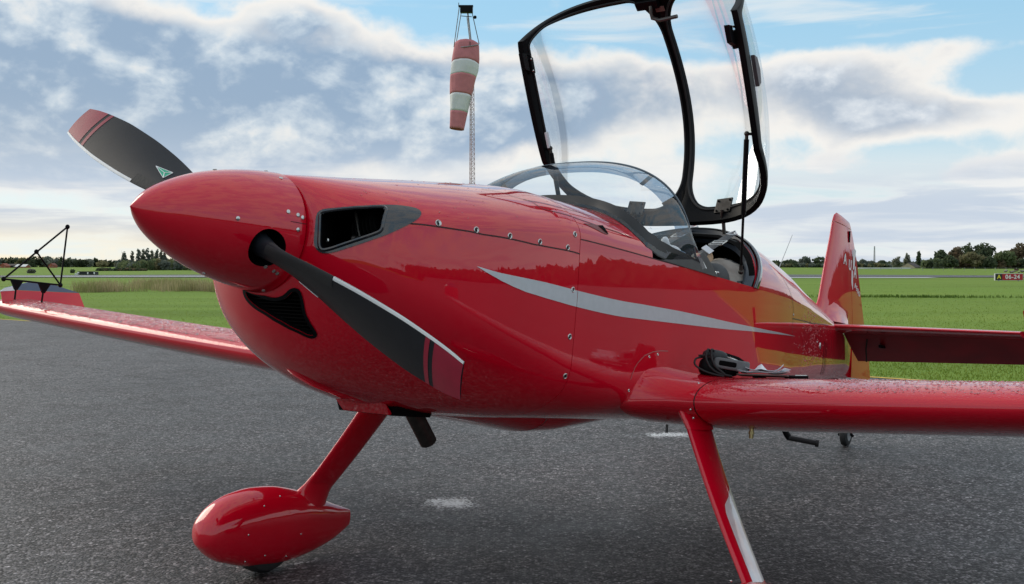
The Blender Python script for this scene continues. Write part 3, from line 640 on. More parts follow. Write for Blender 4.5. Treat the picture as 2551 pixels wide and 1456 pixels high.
# ---- windsock on its lattice mast
def windsock():
    d = 30.0; S = d/2620
    P = lambda px, py, dz=0: Vector(((px-1275.5)*S, dz, (650.65-py)*S+CAM_H))
    base = Vector((P(1176, 0).x, d, 0)); off = Vector((base.x, 0, 0))
    t = lattice_mast('windsock_mast', base.x, d, 0, P(0, 215).z, .115, .065, .008, 'slim red and white lattice mast carrying the windsock', 'mast', mat('mast_paint', (.50, .46, .47), rough=.6, col2=(.46, .24, .25), nscale=.5), bays=46)
    # swivel frame with lamp on top of the mast
    lamp = P(1163, 28)-off; ring_c = P(1163+2, 117)-off; rr = .335
    tilt = Vector((-.12, -.30, .95)).normalized(); u = tilt.orthogonal().normalized(); v = tilt.cross(u)
    ring = [ring_c+(u*math.cos(a)+v*math.sin(a))*rr for a in (2*PI*k/24 for k in range(25))]
    mb = MB(); mb.tube(ring, .014, n=6, caps=False); mb.build('ring', GALV, t)
    topl = [P(1150, 45)-off, P(1176, 47)-off]; R = sorted(ring[:24], key=lambda q: q.x)
    for a, b in ((lamp+Vector((-.13, 0, .02)), R[0]), (lamp+Vector((.13, 0, .02)), R[-1]), (P(1164, 48)-off, R[14]), (topl[0], topl[1]), (lamp+Vector((-.2, 0, .1)), R[2]+Vector((-.06, 0, 0)))):
        mb = MB(); mb.tube([a, b], .011, n=6); mb.build('stay', DULLSTEEL, t)
    mb = MB(); mb.tube([Vector((0, 0, P(0, 215).z)), ring_c+Vector((.12, .25, -.05)), lamp+Vector((.02, .1, 0))], .022, n=8); mb.build('pivot_pole', GALV, t)
    mb = MB(); mb.box(lamp+Vector((0, 0, -.02)), (.36, .2, .17)); mb.box(lamp+Vector((-.02, 0, .08)), (.42, .14, .04)); lb = mb.build('lamp', BLACK, t, smooth=False, bevel=.01)
    mb = MB(); mb.tube([lamp+Vector((-.22, 0, .06)), lamp+Vector((-.22, 0, .18))], .01, n=6); mb.sphere(lamp+Vector((.24, 0, -.23)), .05, 6, 8); mb.build('sensor', BLACK, t)
    # the limp fabric sock
    s = empty('windsock', (base.x, d, P(0, 325).z), 'limp red and white striped windsock hanging from its ring', 'windsock'); o = Vector((base.x, 0, P(0, 325).z))
    key = [(1163.5, 117, .350), (1161, 150, .390), (1158, 178, .385), (1154, 200, .360), (1150, 232, .320), (1146, 262, .275), (1142, 292, .235), (1138.5, 324, .205)]
    ks = np.array([[(P(a, 0)-o).x, (P(0, b)-o).z, c] for a, b, c in key]); tt = np.linspace(0, 1, len(key))
    def sec(f, k, ri=0):
        cx, cz, r = (np.interp(f, tt, ks[:, j]) for j in range(3)); a = 2*PI*k/48
        wob = 1+.025*math.sin(5*a+9*f)*min(1, 3*f)+.012*math.sin(11*a-14*f)
        ti = .32*(1-f)+.12; fl = .80-.1*f
        x = math.cos(a)*r*wob; y = math.sin(a)*r*fl*wob
        return (cx+x, y, cz-y*ti+x*(-.16)*(.4+f)*.6)
    bnds = [0, .215, .40, .615, .81, 1.0]; ms = [mat('sock_red', (.56, .20, .22), rough=.85, noise=.15, nscale=6, bump=.1, bscale=30), mat('sock_white', (.66, .67, .68), rough=.85, noise=.08, nscale=6, bump=.1, bscale=30)]
    for i in range(5):
        mb = MB(); fs = np.linspace(bnds[i], bnds[i+1], 9)
        mb.grid([[sec(f, k) for k in range(48)] for f in fs], closev=True); b = mb.build('red_band' if i % 2 == 0 else 'white_band', ms[i % 2], s, angle=80)
        md = b.modifiers.new('thick', 'SOLIDIFY'); md.thickness = .006
windsock()

# ==================================================================== AIRCRAFT
# working frame: x aft from the propeller hub, y to port, z up (aircraft axes, nose raised 7.3 degrees)
TH, AL = math.radians(35.333), math.radians(7.345)
_aft = Vector((math.sin(TH)*math.cos(AL), math.cos(TH)*math.cos(AL), -math.sin(AL)))
_port = Vector((math.cos(TH), -math.sin(TH), 0)); _up = Vector((math.sin(TH)*math.sin(AL), math.cos(TH)*math.sin(AL), math.cos(AL)))
ORG = Vector((-.845, 3.234, 1.523)); BX = 1.30
BASE = Vector((BX, 0, -(ORG.z+_aft.z*BX)/_up.z))
plane = bpy.data.objects.new('aerobatic_aircraft', None); COL.objects.link(plane); plane.empty_display_size = .3
_rot = Matrix((_aft, -_port, _up)).transposed()
plane.matrix_world = Matrix.Translation(ORG+_aft*BASE.x+_port*BASE.y+_up*BASE.z)@_rot.to_4x4()
tag(plane, 'glossy red low wing aerobatic aircraft parked on asphalt with its canopy raised', 'aircraft')
def A(p): return (p[0]-BASE.x, -(p[1]-BASE.y), p[2]-BASE.z)        # working frame -> local axes of the aircraft
def PW(p): return ORG+_aft*p[0]+_port*p[1]+_up*p[2]                 # working frame -> world
def part(mb, name, M, parent=None, **k): return mb.build(name, M, parent or plane, fn=A, **k)
# fuselage sections: x: (top, shoulder z, lower z, bottom, half width, upper exponent, lower exponent)
SEC = [
 (.112, .186, 0.0, 0.0, -.192, .192, 2.0, 2.0),
 (.130, .190, .000, -.010, -.238, .250, 2.0, 1.95),
 (.160, .194, .010, -.03, -.300, .310, 2.0, 1.95),
 (.200, .200, .018, -.05, -.350, .360, 2.0, 1.95),
 (.260, .208, .028, -.08, -.402, .410, 2.0, 1.95),
 (.350, .221, .040, -.12, -.452, .456, 2.0, 1.95),
 (.500, .246, .055, -.17, -.505, .500, 2.0, 2.0),
 (.700, .278, .080, -.22, -.545, .532, 2.0, 2.15),
 (.900, .308, .100, -.26, -.560, .548, 2.0, 2.4),
 (1.10, .335, .117, -.30, -.565, .557, 2.0, 2.7),
 (1.50, .345, .117, -.33, -.562, .560, 2.0, 3.2),
 (2.20, .41, .117, -.33, -.560, .556, 2.0, 3.2),
 (2.75, .47, .117, -.31, -.552, .545, 1.95, 3.0),
 (3.20, .485, .117, -.28, -.530, .500, 1.9, 2.8),
 (3.80, .438, .112, -.22, -.480, .400, 1.85, 2.6),
 (4.40, .345, .100, -.17, -.415, .285, 1.85, 2.5),
 (5.00, .245, .085, -.14, -.345, .178, 1.9, 2.4),
 (5.45, .158, .060, -.12, -.290, .105, 2.1, 2.3),
 (5.80, .110, .040, -.10, -.255, .058, 2.1, 2.2),
 (5.945, .100, .030, -.10, -.245, .034, 2.1, 2.2)]
_S = np.array(SEC)
def _pchip(X, Y, x):
    h = np.diff(X); dl = np.diff(Y)/h; m = np.zeros_like(Y)
    for i in range(1, len(X)-1):
        if dl[i-1]*dl[i] > 0:
            w1, w2 = 2*h[i]+h[i-1], h[i]+2*h[i-1]; m[i] = (w1+w2)/(w1/dl[i-1]+w2/dl[i])
    m[0], m[-1] = dl[0], dl[-1]
    i = int(np.clip(np.searchsorted(X, x)-1, 0, len(X)-2)); t = (x-X[i])/h[i]
    return (2*t**3-3*t**2+1)*Y[i]+(t**3-2*t**2+t)*h[i]*m[i]+(-2*t**3+3*t**2)*Y[i+1]+(t**3-t**2)*h[i]*m[i+1]
_cache = {}
def secp(x):
    k = round(float(x), 6)
    if k not in _cache: _cache[k] = [float(_pchip(_S[:, 0], _S[:, j], float(x))) for j in range(1, 8)]
    return _cache[k]
def surf(x, t, off=0.0):
    """point on the fuselage skin: t = 0 top centre, 1 bottom centre on the port side; negative t = starboard"""
    sg = -1 if t < 0 else 1; t = abs(t)
    zt, zs, zl, zb, wd, nu, nl = secp(x); wd += off; zt += off; zb -= off
    if t <= .42:
        a = t/.42*PI/2; y = wd*max(math.sin(a), 0)**(2/nu); z = zs+(zt-zs)*max(math.cos(a), 0)**(2/nu)
    elif t <= .60:
        f = (t-.42)/.18; y = wd*(1+.006*math.sin(PI*f)); z = zs+(zl-zs)*f
    else:
        a = (t-.60)/.40*PI/2; y = wd*max(math.cos(a), 0)**(2/nl); z = zl-(zl-zb)*max(math.sin(a), 0)**(2/nl)
    return np.array([x, sg*y, z])
def surf_n(x, t):
    e = 1e-3; x2 = min(max(x, .113), 5.94)
    du = surf(x2+e, t)-surf(x2-e, t); tt = t+1e-9; dv = surf(x2, tt+.004)-surf(x2, tt-.004)
    n = np.cross(du, dv); n /= np.linalg.norm(n)+1e-12
    c = surf(x2, t); 
    if n@(c-np.array([c[0], 0, -.05])) < 0: n = -n
    return n
def on_skin(x, t, off=.002): return surf(x, t)+surf_n(x, t)*off

def resample(loop, n, closed=True):
    P = np.array(loop, float); P = np.vstack([P, P[:1]]) if closed else P
    d = np.hypot(*(np.diff(P*np.array([1, .55]), axis=0)).T); s = np.concatenate([[0], np.cumsum(d)])
    q = np.linspace(0, s[-1], n, endpoint=not closed)
    return np.array([[np.interp(a, s, P[:, j]) for j in range(P.shape[1])] for a in q])
def smooth_loop(P, it=2):
    for _ in range(it): P = (np.roll(P, 1, 0)+2*P+np.roll(P, -1, 0))/4
    return P
def skin_patch_ring(mb, outer, inner, rings=5, off=.003, mi=0):
    mb.grid([[on_skin(*(o*(1-f)+i*f), off) for o, i in zip(outer, inner)] for f in np.linspace(0, 1, rings)], closev=True, mi=mi)
def skin_line(mb, pts, wid=.0035, off=.0012, n=60):
    P = resample(pts, n, False); L_, R_ = [], []
    Q = [on_skin(a, b, off) for a, b in P]
    for i, (a, b) in enumerate(P):
        t = Q[min(i+1, n-1)]-Q[max(i-1, 0)]; s = np.cross(t, surf_n(a, b)); s /= np.linalg.norm(s)+1e-12
        L_.append(Q[i]+s*wid/2); R_.append(Q[i]-s*wid/2)
    mb.grid([L_, R_])
def body_mesh(name, xs, M, nt=128):
    mb = MB(); ts = np.concatenate([np.linspace(0, .42, 30)[:-1], np.linspace(.42, .60, 10)[:-1], np.linspace(.60, 1, 30)])
    ts = np.concatenate([ts, -ts[1:-1][::-1]])
    mb.grid([[surf(x, t) for t in ts] for x in xs], closev=True, capu=True)
    return part(mb, name, M, angle=50)
def cut(ob, cutters):
    for c in cutters:
        md = ob.modifiers.new('cut', 'BOOLEAN'); md.operation = 'DIFFERENCE'; md.solver = 'EXACT'; md.object = c
        try: md.material_mode = 'TRANSFER'
        except Exception: pass
    bpy.context.view_layer.update(); dg = bpy.context.evaluated_depsgraph_get()
    me = bpy.data.meshes.new_from_object(ob.evaluated_get(dg)); ob.modifiers.clear(); ob.data = me
    me.shade_smooth(); me.set_sharp_from_angle(angle=math.radians(35))
    for c in cutters: bpy.data.objects.remove(c)
xs_c = np.concatenate([np.linspace(.112, .26, 20), np.linspace(.26, .5, 12)[1:], np.linspace(.5, 1.096, 20)[1:]])
xs_f = np.concatenate([np.linspace(1.0995, 2.75, 44), np.linspace(2.75, 5.945, 64)[1:]])
cowl = body_mesh('engine_cowling', xs_c, RED); fus = body_mesh('fuselage', xs_f, RED)

# --- openings cut into the skin
INL_O = [(.1215,.3325),(.1265,.32),(.144,.3157),(.165,.3158),(.2011,.3122),(.2517,.3081),(.284,.309),(.3086,.3129),(.3333,.3195),(.3491,.3278),(.3539,.3409),(.3419,.3615),(.3256,.379),(.3063,.396),(.2731,.4222),(.2431,.4539),(.2099,.4983),(.1813,.5701),(.1572,.6213),(.1382,.654),(.1289,.667),(.1228,.6586),(.1199,.6464),(.1191,.6109),(.1196,.386)]
INL_I = [(.1256,.3352),(.1286,.331),(.143,.3256),(.1637,.3243),(.199,.3209),(.2469,.3179),(.2513,.3291),(.2411,.3549),(.2337,.3796),(.2305,.4066),(.2289,.4346),(.2094,.4617),(.1912,.4936),(.1699,.5549),(.1519,.6141),(.1398,.6365),(.1329,.6489),(.1288,.6544),(.126,.6461),(.1246,.6238),(.1238,.4114),(.1241,.3726)]
CHN_O = [(.1142,-.891),(.1134,-.905),(.1133,-.93),(.1134,-.965),(.1140,-.995),(.1145,.9718),(.1209,.9161),(.1224,.8786),(.1209,.8463),(.1223,.8263),(.1263,.8116),(.1338,.8164),(.147,.8348),(.1551,.846),(.1739,.854),(.1987,.8599),(.2072,.8679),(.2074,.8776),(.1995,.8894),(.1772,.9073),(.1551,.9408),(.1387,.9891),(.1297,-.9499),(.1235,-.9134)]
CHN_I = [(.1150,-.911),(.1140,-.925),(.1142,-.945),(.1150,-.975),(.1170,.99),(.1188,.9773),(.1246,.923),(.127,.8808),(.1247,.844),(.1274,.8245),(.1333,.8272),(.1451,.8457),(.1549,.8562),(.1709,.8628),(.1968,.8683),(.2007,.8736),(.194,.8838),(.1748,.8987),(.152,.9307),(.1361,.9786),(.126,-.9605),(.1206,-.9233)]
def loop3(L, n, it=1):
    P = np.array([surf(a, b) for a, b in L]); P = np.vstack([P, P[:1]]); s = np.concatenate([[0], np.cumsum(np.linalg.norm(np.diff(P, axis=0), axis=1))])
    q = np.linspace(0, s[-1], n, endpoint=False); return smooth_loop(np.array([[np.interp(v, s, P[:, j]) for j in range(3)] for v in q]), it)
def to_skin(pt):
    x = min(max(pt[0], .113), 5.9); ts = np.linspace(-1, 1, 81); d = [np.linalg.norm(surf(x, v)-pt) for v in ts]; c = ts[int(np.argmin(d))]; st = .0125
    for _ in range(9):
        c = min((c-st, c, c+st), key=lambda v: np.linalg.norm(surf(x, max(-1, min(1, v)))-pt)); st *= .6
    return x, max(-1, min(1, c))
def skin_pt(pt, off):
    a = to_skin(pt); return surf(*a)+surf_n(*a)*off
def wrap(L): return [(x, t if t > 0 else 2+t) for x, t in L]     # carry t past the keel without a jump
def unw(p): return (p[0], p[1] if p[1] <= 1 else p[1]-2)
inl_i3 = list(loop3(INL_I, 64)); inl_o3 = loop3(INL_O, 64, 2)
chn_i3 = [surf(*unw(p)) for p in smooth_loop(resample(wrap(CHN_I), 64), 1)]
def cutter(loop, out, inn, sy=1):
    mb = MB(); L = np.array(loop)*np.array([1, sy, 1]); o = np.array(out)*np.array([1, sy, 1]); i = np.array(inn)*np.array([1, sy, 1])
    mb.grid([L+o, L, L+i*.5, (L-L.mean(0))*.92+L.mean(0)+i], closev=True, capu=True)
    return part(mb, 'cutter', CAVITY, smooth=False)
cut(cowl, [cutter(inl_i3, (-.14, .10, 0), (.26, -.16, .02)), cutter(inl_i3, (-.14, .10, 0), (.26, -.16, .02), -1), cutter(chn_i3, (-.14, .02, -.06), (.10, -.02, .06))])
def cockpit_cutter():
    mb = MB(); prof = [(1.79, .08), (1.70, .118), (1.60, .119), (3.0, .119), (2.735, .118), (2.70, .05), (2.60, -.40), (1.90, -.40)]
    prof = [(1.655, .14), (2.746, .14), (2.70, .05), (2.60, -.40), (1.90, -.40)]
    mb.prism([(x, -.505, z) for x, z in prof], (0, 1.01, 0)); a = part(mb, 'cutter', CAVITY, smooth=False)
    mb = MB(); prof = [(1.655, .1185), (1.655, 1.0), (3.9, 1.0), (3.29, .50), (3.02, .385), (2.84, .25), (2.735, .1185)]
    mb.prism([(x, -.9, z) for x, z in prof], (0, 1.8, 0)); b = part(mb, 'cutter', CAVITY, smooth=False)
    mb = MB(); R = []
    for x in np.linspace(2.60, 3.55, 12):
        L = [surf(x, t, -.03) for t in np.linspace(.02, .56, 26)]; R.append([tuple(q) for q in L]+[(q[0], -q[1], q[2]) for q in L[::-1]])
    mb.grid(R, closev=True, capu=True); return [a, b, part(mb, 'cutter', CAVITY, smooth=False)]
cut(fus, cockpit_cutter())
# annular front plate behind the spinner is dark
mb = MB(); mb.lathe([(.1085, .05), (.1085, .184)], (0, 0, 0), (1, 0, 0)); part(mb, 'spinner_gap_plate', CAVITY)

# --- trims round the openings
def lip(loop3, r, name, M, sy=1):
    mb = MB(); P = [tuple(np.array(p)*np.array([1, sy, 1])) for p in loop3]
    mb.tube(P+[P[0], P[1]], r, n=8, caps=False); return part(mb, name, M)
for sy in (1, -1):
    A2 = np.array(inl_i3); A1 = np.roll(inl_o3, -int(np.argmin(np.linalg.norm(inl_o3-A2[0], axis=1))), 0); m_ = np.array([1, sy, 1])
    mb = MB(); mb.grid([[skin_pt(o*(1-f)+i*f, .003)*m_ for o, i in zip(A1, A2)] for f in np.linspace(0, 1, 7)], closev=True); tr = part(mb, 'air_inlet_trim', BLACKGLOSS, angle=60)
    lp = lip([skin_pt(q, .002) for q in inl_i3], .0065, 'inlet_lip', BLACKGLOSS, sy); lp.parent = tr
mb = MB(); O_ = smooth_loop(resample(wrap(CHN_O), 64), 1); I_ = smooth_loop(resample(wrap(CHN_I), 64), 1); k = np.argmin(np.hypot(*(O_-I_[0]).T)); O_ = np.roll(O_, -k, 0)
mb.grid([[on_skin(*unw(o*(1-f)+i*f), .003) for o, i in zip(O_, I_)] for f in np.linspace(0, 1, 4)], closev=True); chin = part(mb, 'chin_inlet_trim', BLACK)
c3 = np.array(chn_i3); mb = MB()
for k in range(11):                                                # thin grille vanes across the chin inlet
    z = c3[:, 2].min()+(c3[:, 2].max()-c3[:, 2].min())*(k+.7)/12
    seg = sorted([tuple(c3[i]+(c3[(i+1) % 64]-c3[i])*((z-c3[i, 2])/(c3[(i+1) % 64, 2]-c3[i, 2]))) for i in range(64) if (c3[i, 2]-z)*(c3[(i+1) % 64, 2]-z) < 0], key=lambda p: p[1])
    for a, b in zip(seg[::2], seg[1::2]):
        mid = (np.array(a)+np.array(b))/2; mb.tube([np.array(a)+[.018, 0, 0], mid+[.012, 0, 0], np.array(b)+[.018, 0, 0]], .0022, n=5)
part(mb, 'grille', mat('grille_black', (.004, .003, .003), rough=.7, spec=.1, noise=.2), chin)
# bits of engine seen through the port inlet
e = MB(); e.tube([(.30, .25, .02), (.30, .33, .05)], .045, n=16)
for k in range(6): e.tube([(.30, .25+.014*k, .02+.005*k), (.30, .254+.014*k, .021+.005*k)], .058, n=16)
eng = part(e, 'engine_cylinder', mat('shaded_metal', (.004, .004, .004), rough=.8, noise=.3, spec=.1))  # cylinder near black: the inlet's shade is put into its colour
mb = MB(); mb.tube([(.245, .25, .10), (.255, .28, -.005)], .006, n=8); part(mb, 'ignition_lead', DULLSTEEL, eng)
mb = MB(); mb.tube([(.24, .275, -.005), (.27, .30, -.003)], .009, n=8); mb.sphere((.235, .27, -.005), .012, 6, 8); part(mb, 'plug', DULLSTEEL, eng)
mb = MB(); mb.sphere((.165, .225, -.02), .010, 6, 10, (.6, 1, 1)); part(mb, 'bolt', STEEL)

# --- seams, stripe and fasteners on the skin
mb = MB()
skin_line(mb, [(.1187, .407), (.1235, .4085)], n=6); skin_line(mb, [(.3042, .3965), (.3376, .3995), (.396, .407), (.5727, .4262), (.814, .4381), (1.0794, .4433), (1.0955, .4437)], .0045)
skin_line(mb, [(1.1005, .4205), (1.2731, .4179), (1.458, .4171), (1.6923, .4177), (1.95, .418)], .004)
part(mb, 'panel_seam', GAP, smooth=False)
mb = MB()
for pts in ([(.793,.1712),(.8634,.1865),(.874,.2174),(.9072,.2384),(1.06,.2704),(1.0955,.2705)], [(1.1,.2703),(1.315,.2688),(1.5,.28)], [(.9147,.2339),(.9369,.255),(.9355,.2859),(.9528,.2947),(1.0576,.3124),(1.0955,.3165)], [(1.1,.317),(1.1514,.3226),(1.2561,.3287),(1.4058,.333),(1.5112,.3431)]): skin_line(mb, pts, .0035)
part(mb, 'hatch_seam', GAP, smooth=False)
mb = MB(); skin_line(mb, [(3.40, .30), (3.4516, .3368), (3.4994, .3601), (3.5375, .3909), (3.5551, .4095), (3.5893, .4374), (3.58, .52)], .005); skin_line(mb, [(3.57, .4622), (3.8866, .4577), (4.2867, .4511), (4.9, .42)], .005)
part(mb, 'deck_seam', GAP, smooth=False)
mb = MB(); skin_line(mb, [(1.5345,.6196),(1.548,.605),(1.5844,.5908),(1.6347,.5784),(1.705,.5706),(1.771,.5672),(1.84,.5662)], .004); part(mb, 'fairing_seam', mat('seam_sealant', (.45, .12, .12), rough=.5, noise=.2), smooth=False)
up_ = np.array([(.5515,.5018),(.6036,.5037),(.6615,.5048),(.7603,.5034),(.895,.5018),(1.074,.5017),(1.2933,.4995),(1.5775,.4972),(1.9367,.4958),(2.2439,.4965),(2.7712,.5012),(3.2469,.5048),(3.6703,.5105)])
lo_ = np.array([(.5515,.5022),(.5993,.5114),(.6644,.5202),(.7268,.525),(.7921,.5281),(.9019,.5285),(1.0816,.5268),(1.452,.5225),(1.8117,.5187),(2.2503,.5140),(2.7744,.5100),(3.2491,.5095),(3.6709,.511)])
for xa, xb in ((.5515, 1.0965), (1.0990, 3.67)):
    for sy in (1, -1):
        mb = MB(); xs = np.linspace(xa, xb, 60)
        mb.grid([[on_skin(x, sy*(np.interp(x, up_[:, 0], up_[:, 1])*(1-f)+np.interp(x, lo_[:, 0], lo_[:, 1])*f), .0013) for f in (0, .33, .66, 1)] for x in xs])
        part(mb, 'silver_stripe', SILVER)
def fastener(x, t, r=.011, name='fastener', M=STEEL):
    c = surf(x, t); n = surf_n(x, t); mb = MB(); mb.lathe([(-.002, r*1.1), (.0015, r), (.0025, r*.8), (.0008, r*.55), (.0008, .0005)], tuple(c), tuple(n), 14)
    f = part(mb, name, M)
    if r > .008:
        u = np.cross(n, [1, 0, .3]); u /= np.linalg.norm(u); mb = MB(); mb.tube([c+n*.0022-u*r*.5, c+n*.0022+u*r*.5], .0013, n=5); part(mb, 'slot', BLACK, f)
for x, t in ((.396,.3901),(.5419,.4124),(.6959,.4267),(.8553,.4326),(1.0196,.4371),(1.062,.4043),(1.0673,.5021),(1.0702,.5756),(1.076,.6549)): fastener(x, t)
for x, t in ((.30, -.39), (.542, -.4124), (.696, -.4267), (.855, -.4326)): fastener(x, t)
for x, t in ((1.6775,.5794),(1.7501,.5738),(1.5418,.6556),(3.60,.45),(4.50,.52)): fastener(x, t, .006, 'screw')
# small ventilation scoop ahead of the windscreen: flat patches, shade put into the colour
for sy in (1, -1):
    mb = MB(); L = smooth_loop(resample([(1.1436,.3388),(1.2286,.3299),(1.311,.318),(1.3074,.3395),(1.3128,.3645),(1.2704,.3636),(1.2246,.3539)], 30), 1)*np.array([1, sy]); c = L.mean(0)
    mb.grid([[on_skin(*(L[i]*(1-f)+c*f), .0016) for i in range(30)] for f in (0, .5, .97)], closev=True); part(mb, 'vent_recess', mat('vent_shade_red', (.16, .002, .006), rough=.4, noise=.2) if sy == 1 else bpy.data.materials['vent_shade_red'])
    mb = MB(); L = resample([(1.262,.3300),(1.309,.3185),(1.3074,.3395),(1.3128,.3645),(1.285,.352)], 20)*np.array([1, sy]); c = L.mean(0)
    mb.grid([[on_skin(*(L[i]*(1-f)+c*f), .0026) for i in range(20)] for f in (0, .5, .97)], closev=True); part(mb, 'vent_mouth', CAVITY)

# --- belly fairing, cooling exit, exhaust stub
bel = np.array([(.86, -.545, .12), (.956, -.565, .17), (1.22, -.594, .21), (1.5, -.626, .22), (1.683, -.624, .215), (1.966, -.597, .19), (2.204, -.578, .14), (2.42, -.555, .06)])
def belly(x0, x1, g=0):
    mb = MB(); R = []
    for x in np.linspace(x0, x1, 20):
        z, wd = np.interp(x, bel[:, 0], bel[:, 1])+g, np.interp(x, bel[:, 0], bel[:, 2])-g
        R.append([(x, wd*math.copysign(abs(math.cos(a))**.8, math.cos(a)), -.50+(z+.50)*max(0, math.sin(a))**.75) for a in np.linspace(0, PI, 25)])
    mb.grid(R); return mb
part(belly(.86, 1.497), 'belly_fairing', RED); part(belly(1.503, 2.42), 'belly_fairing', RED); part(belly(1.490, 1.510, .003), 'fairing_seal', mat('white_sealant', (.7, .68, .66), rough=.5, noise=.2))
mb = MB(); mb.prism([(.645, -.15, -.52), (.645, .15, -.52), (.645, .13, -.562), (.645, -.13, -.562)], (.20, 0, -.004)); part(mb, 'cooling_exit', CAVITY, smooth=False)
mb = MB(); mb.prism([(.585, -.10, -.515), (.585, .12, -.515), (.635, .12, -.560), (.635, -.10, -.560)], (.015, 0, .004)); part(mb, 'exit_lip', RED, smooth=False)
mb = MB(); a, b = Vector((.85, 0, -.50)), Vector((1.005, .0, -.668)); n = (b-a).normalized()
mb.tube([a, b], .033, n=24, caps=False); mb.tube([a, b-n*.001], .028, n=24, caps=False); mb.lathe([(0, .028), (0, .033)], tuple(b), tuple(n), 24); part(mb, 'exhaust_pipe', DULLSTEEL, angle=60)
mb = MB(); mb.lathe([(-.03, .001), (-.03, .028)], tuple(b), tuple(n), 20); part(mb, 'bore_disc', CAVITY)  # near-black disc closing the bore just inside the pipe mouth

# --- spinner and propeller
sp = [(-.378, .0), (-.3765, .002), (-.370, .010), (-.348, .036), (-.308, .070), (-.244, .106), (-.176, .135), (-.105, .157), (-.03, .174), (.03, .184), (.07, .189), (.1045, .1925), (.1045, .17)]
pr_ = np.array(sp); mb = MB(); hs = list(np.linspace(-.376, .1045, 60))
mb.lathe([(-.378, .0005)]+[(h, float(_pchip(pr_[:-1, 0], pr_[:-1, 1], h))) for h in hs]+[(.1045, .15)], (0, 0, 0), (1, 0, 0), 96); spin = part(mb, 'spinner', RED, angle=50)
PHI = math.radians(23.5); bdir = {1: np.array([0, math.cos(PHI), -math.sin(PHI)]), -1: np.array([0, -math.cos(PHI), math.sin(PHI)])}
cs = []
for s in (1, -1):
    mb = MB(); d = bdir[s]; mb.lathe([(.09, .0005), (.09, .060), (.30, .060), (.30, .0005)], (-.012, 0, 0), tuple(d), 32); cs.append(part(mb, 'cutter', CAVITY, smooth=False))
cut(spin, cs)
def spin_screw(x, ang, r=.0065):
    rr = float(_pchip(pr_[:-1, 0], pr_[:-1, 1], x)); n = np.array([-.25, math.sin(ang), math.cos(ang)]); n /= np.linalg.norm(n)
    mb = MB(); c = (x, rr*math.sin(ang), rr*math.cos(ang)); mb.lathe([(-.002, r), (.002, r), (.0032, r*.6), (.0034, .0004)], c, tuple(n), 12); part(mb, 'screw', STEEL, spin)
for x, a in ((-.105, .02), (.085, .05), (.07, .55), (.04, 1.30), (.075, 1.33), (.092, 1.36), (.075, 1.57), (-.125, 1.55), (.01, 2.30), (.045, 2.34), (.062, 2.37), (.09, 2.9), (-.11, 3.1), (.07, -.6), (.04, -1.3), (.075, -1.57)): spin_screw(x, a)
mb = MB(); mb.grid([[(x, (float(_pchip(pr_[:-1, 0], pr_[:-1, 1], x))+.0008)*math.sin(a), (float(_pchip(pr_[:-1, 0], pr_[:-1, 1], x))+.0008)*math.cos(a)) for a in (1.452, 1.462)] for x in np.linspace(.047, .104, 8)]); part(mb, 'seam', GAP, spin, smooth=False)
ST = np.array([(.06, .078, .074, 60), (.13, .080, .072, 58), (.20, .088, .060, 56), (.28, .120, .045, 52), (.38, .152, .034, 47), (.50, .172, .027, 41), (.62, .180, .023, 36), (.74, .178, .019, 32), (.85, .162, .015, 29), (.93, .142, .012, 27), (.985, .118, .008, 26)])
def blade_pt(s, r, u, side, off=0):
    """u 0 leading edge .. 1 trailing edge; side +1 front face, -1 rear face"""
    c, th, be = (float(_pchip(ST[:, 0], ST[:, j], min(r, .985))) for j in (1, 2, 3)); be = math.radians(be); d = bdir[s]
    le = (np.array([0, math.sin(PHI), math.cos(PHI)]) if s == 1 else np.array([0, -math.sin(PHI), -math.cos(PHI)]))
    fw = np.array([-1., 0, 0]); ch = le*math.cos(be)+fw*math.sin(be); nn = fw*math.cos(be)-le*math.sin(be)
    f = min(1, max(0, (r-.13)/.2)); fi = .42*f+.5*(1-f)
    prof = math.sqrt(max(0, u*(1-u)))*2*(1-f)+f*(1.35*math.sqrt(max(u, 0))*(1-u)**.9+.02*(1-abs(2*u-1)))
    cam = .035*c*f*4*u*(1-u)
    lo = .5 if f < .05 else (.5*(1-f)+.55*f if side > 0 else .5*(1-f)+.35*f)
    r = r*(1.028 if s == 1 else 1.0)
    return np.array([-.012, 0, 0])+d*r+ch*c*(fi-u)+nn*(cam+side*(th*prof*lo+off))
def blade_shell(mb, s, r0, r1, u0, u1, side, off, nr=24, nu=10, slant=0.0):
    mb.grid([[blade_pt(s, r+slant*(u-.5)*.19, u, side, off) for u in np.linspace(u0, u1, nu)] for r in np.linspace(r0, r1, nr)])
us = (1-np.cos(np.linspace(0, PI, 15)))/2
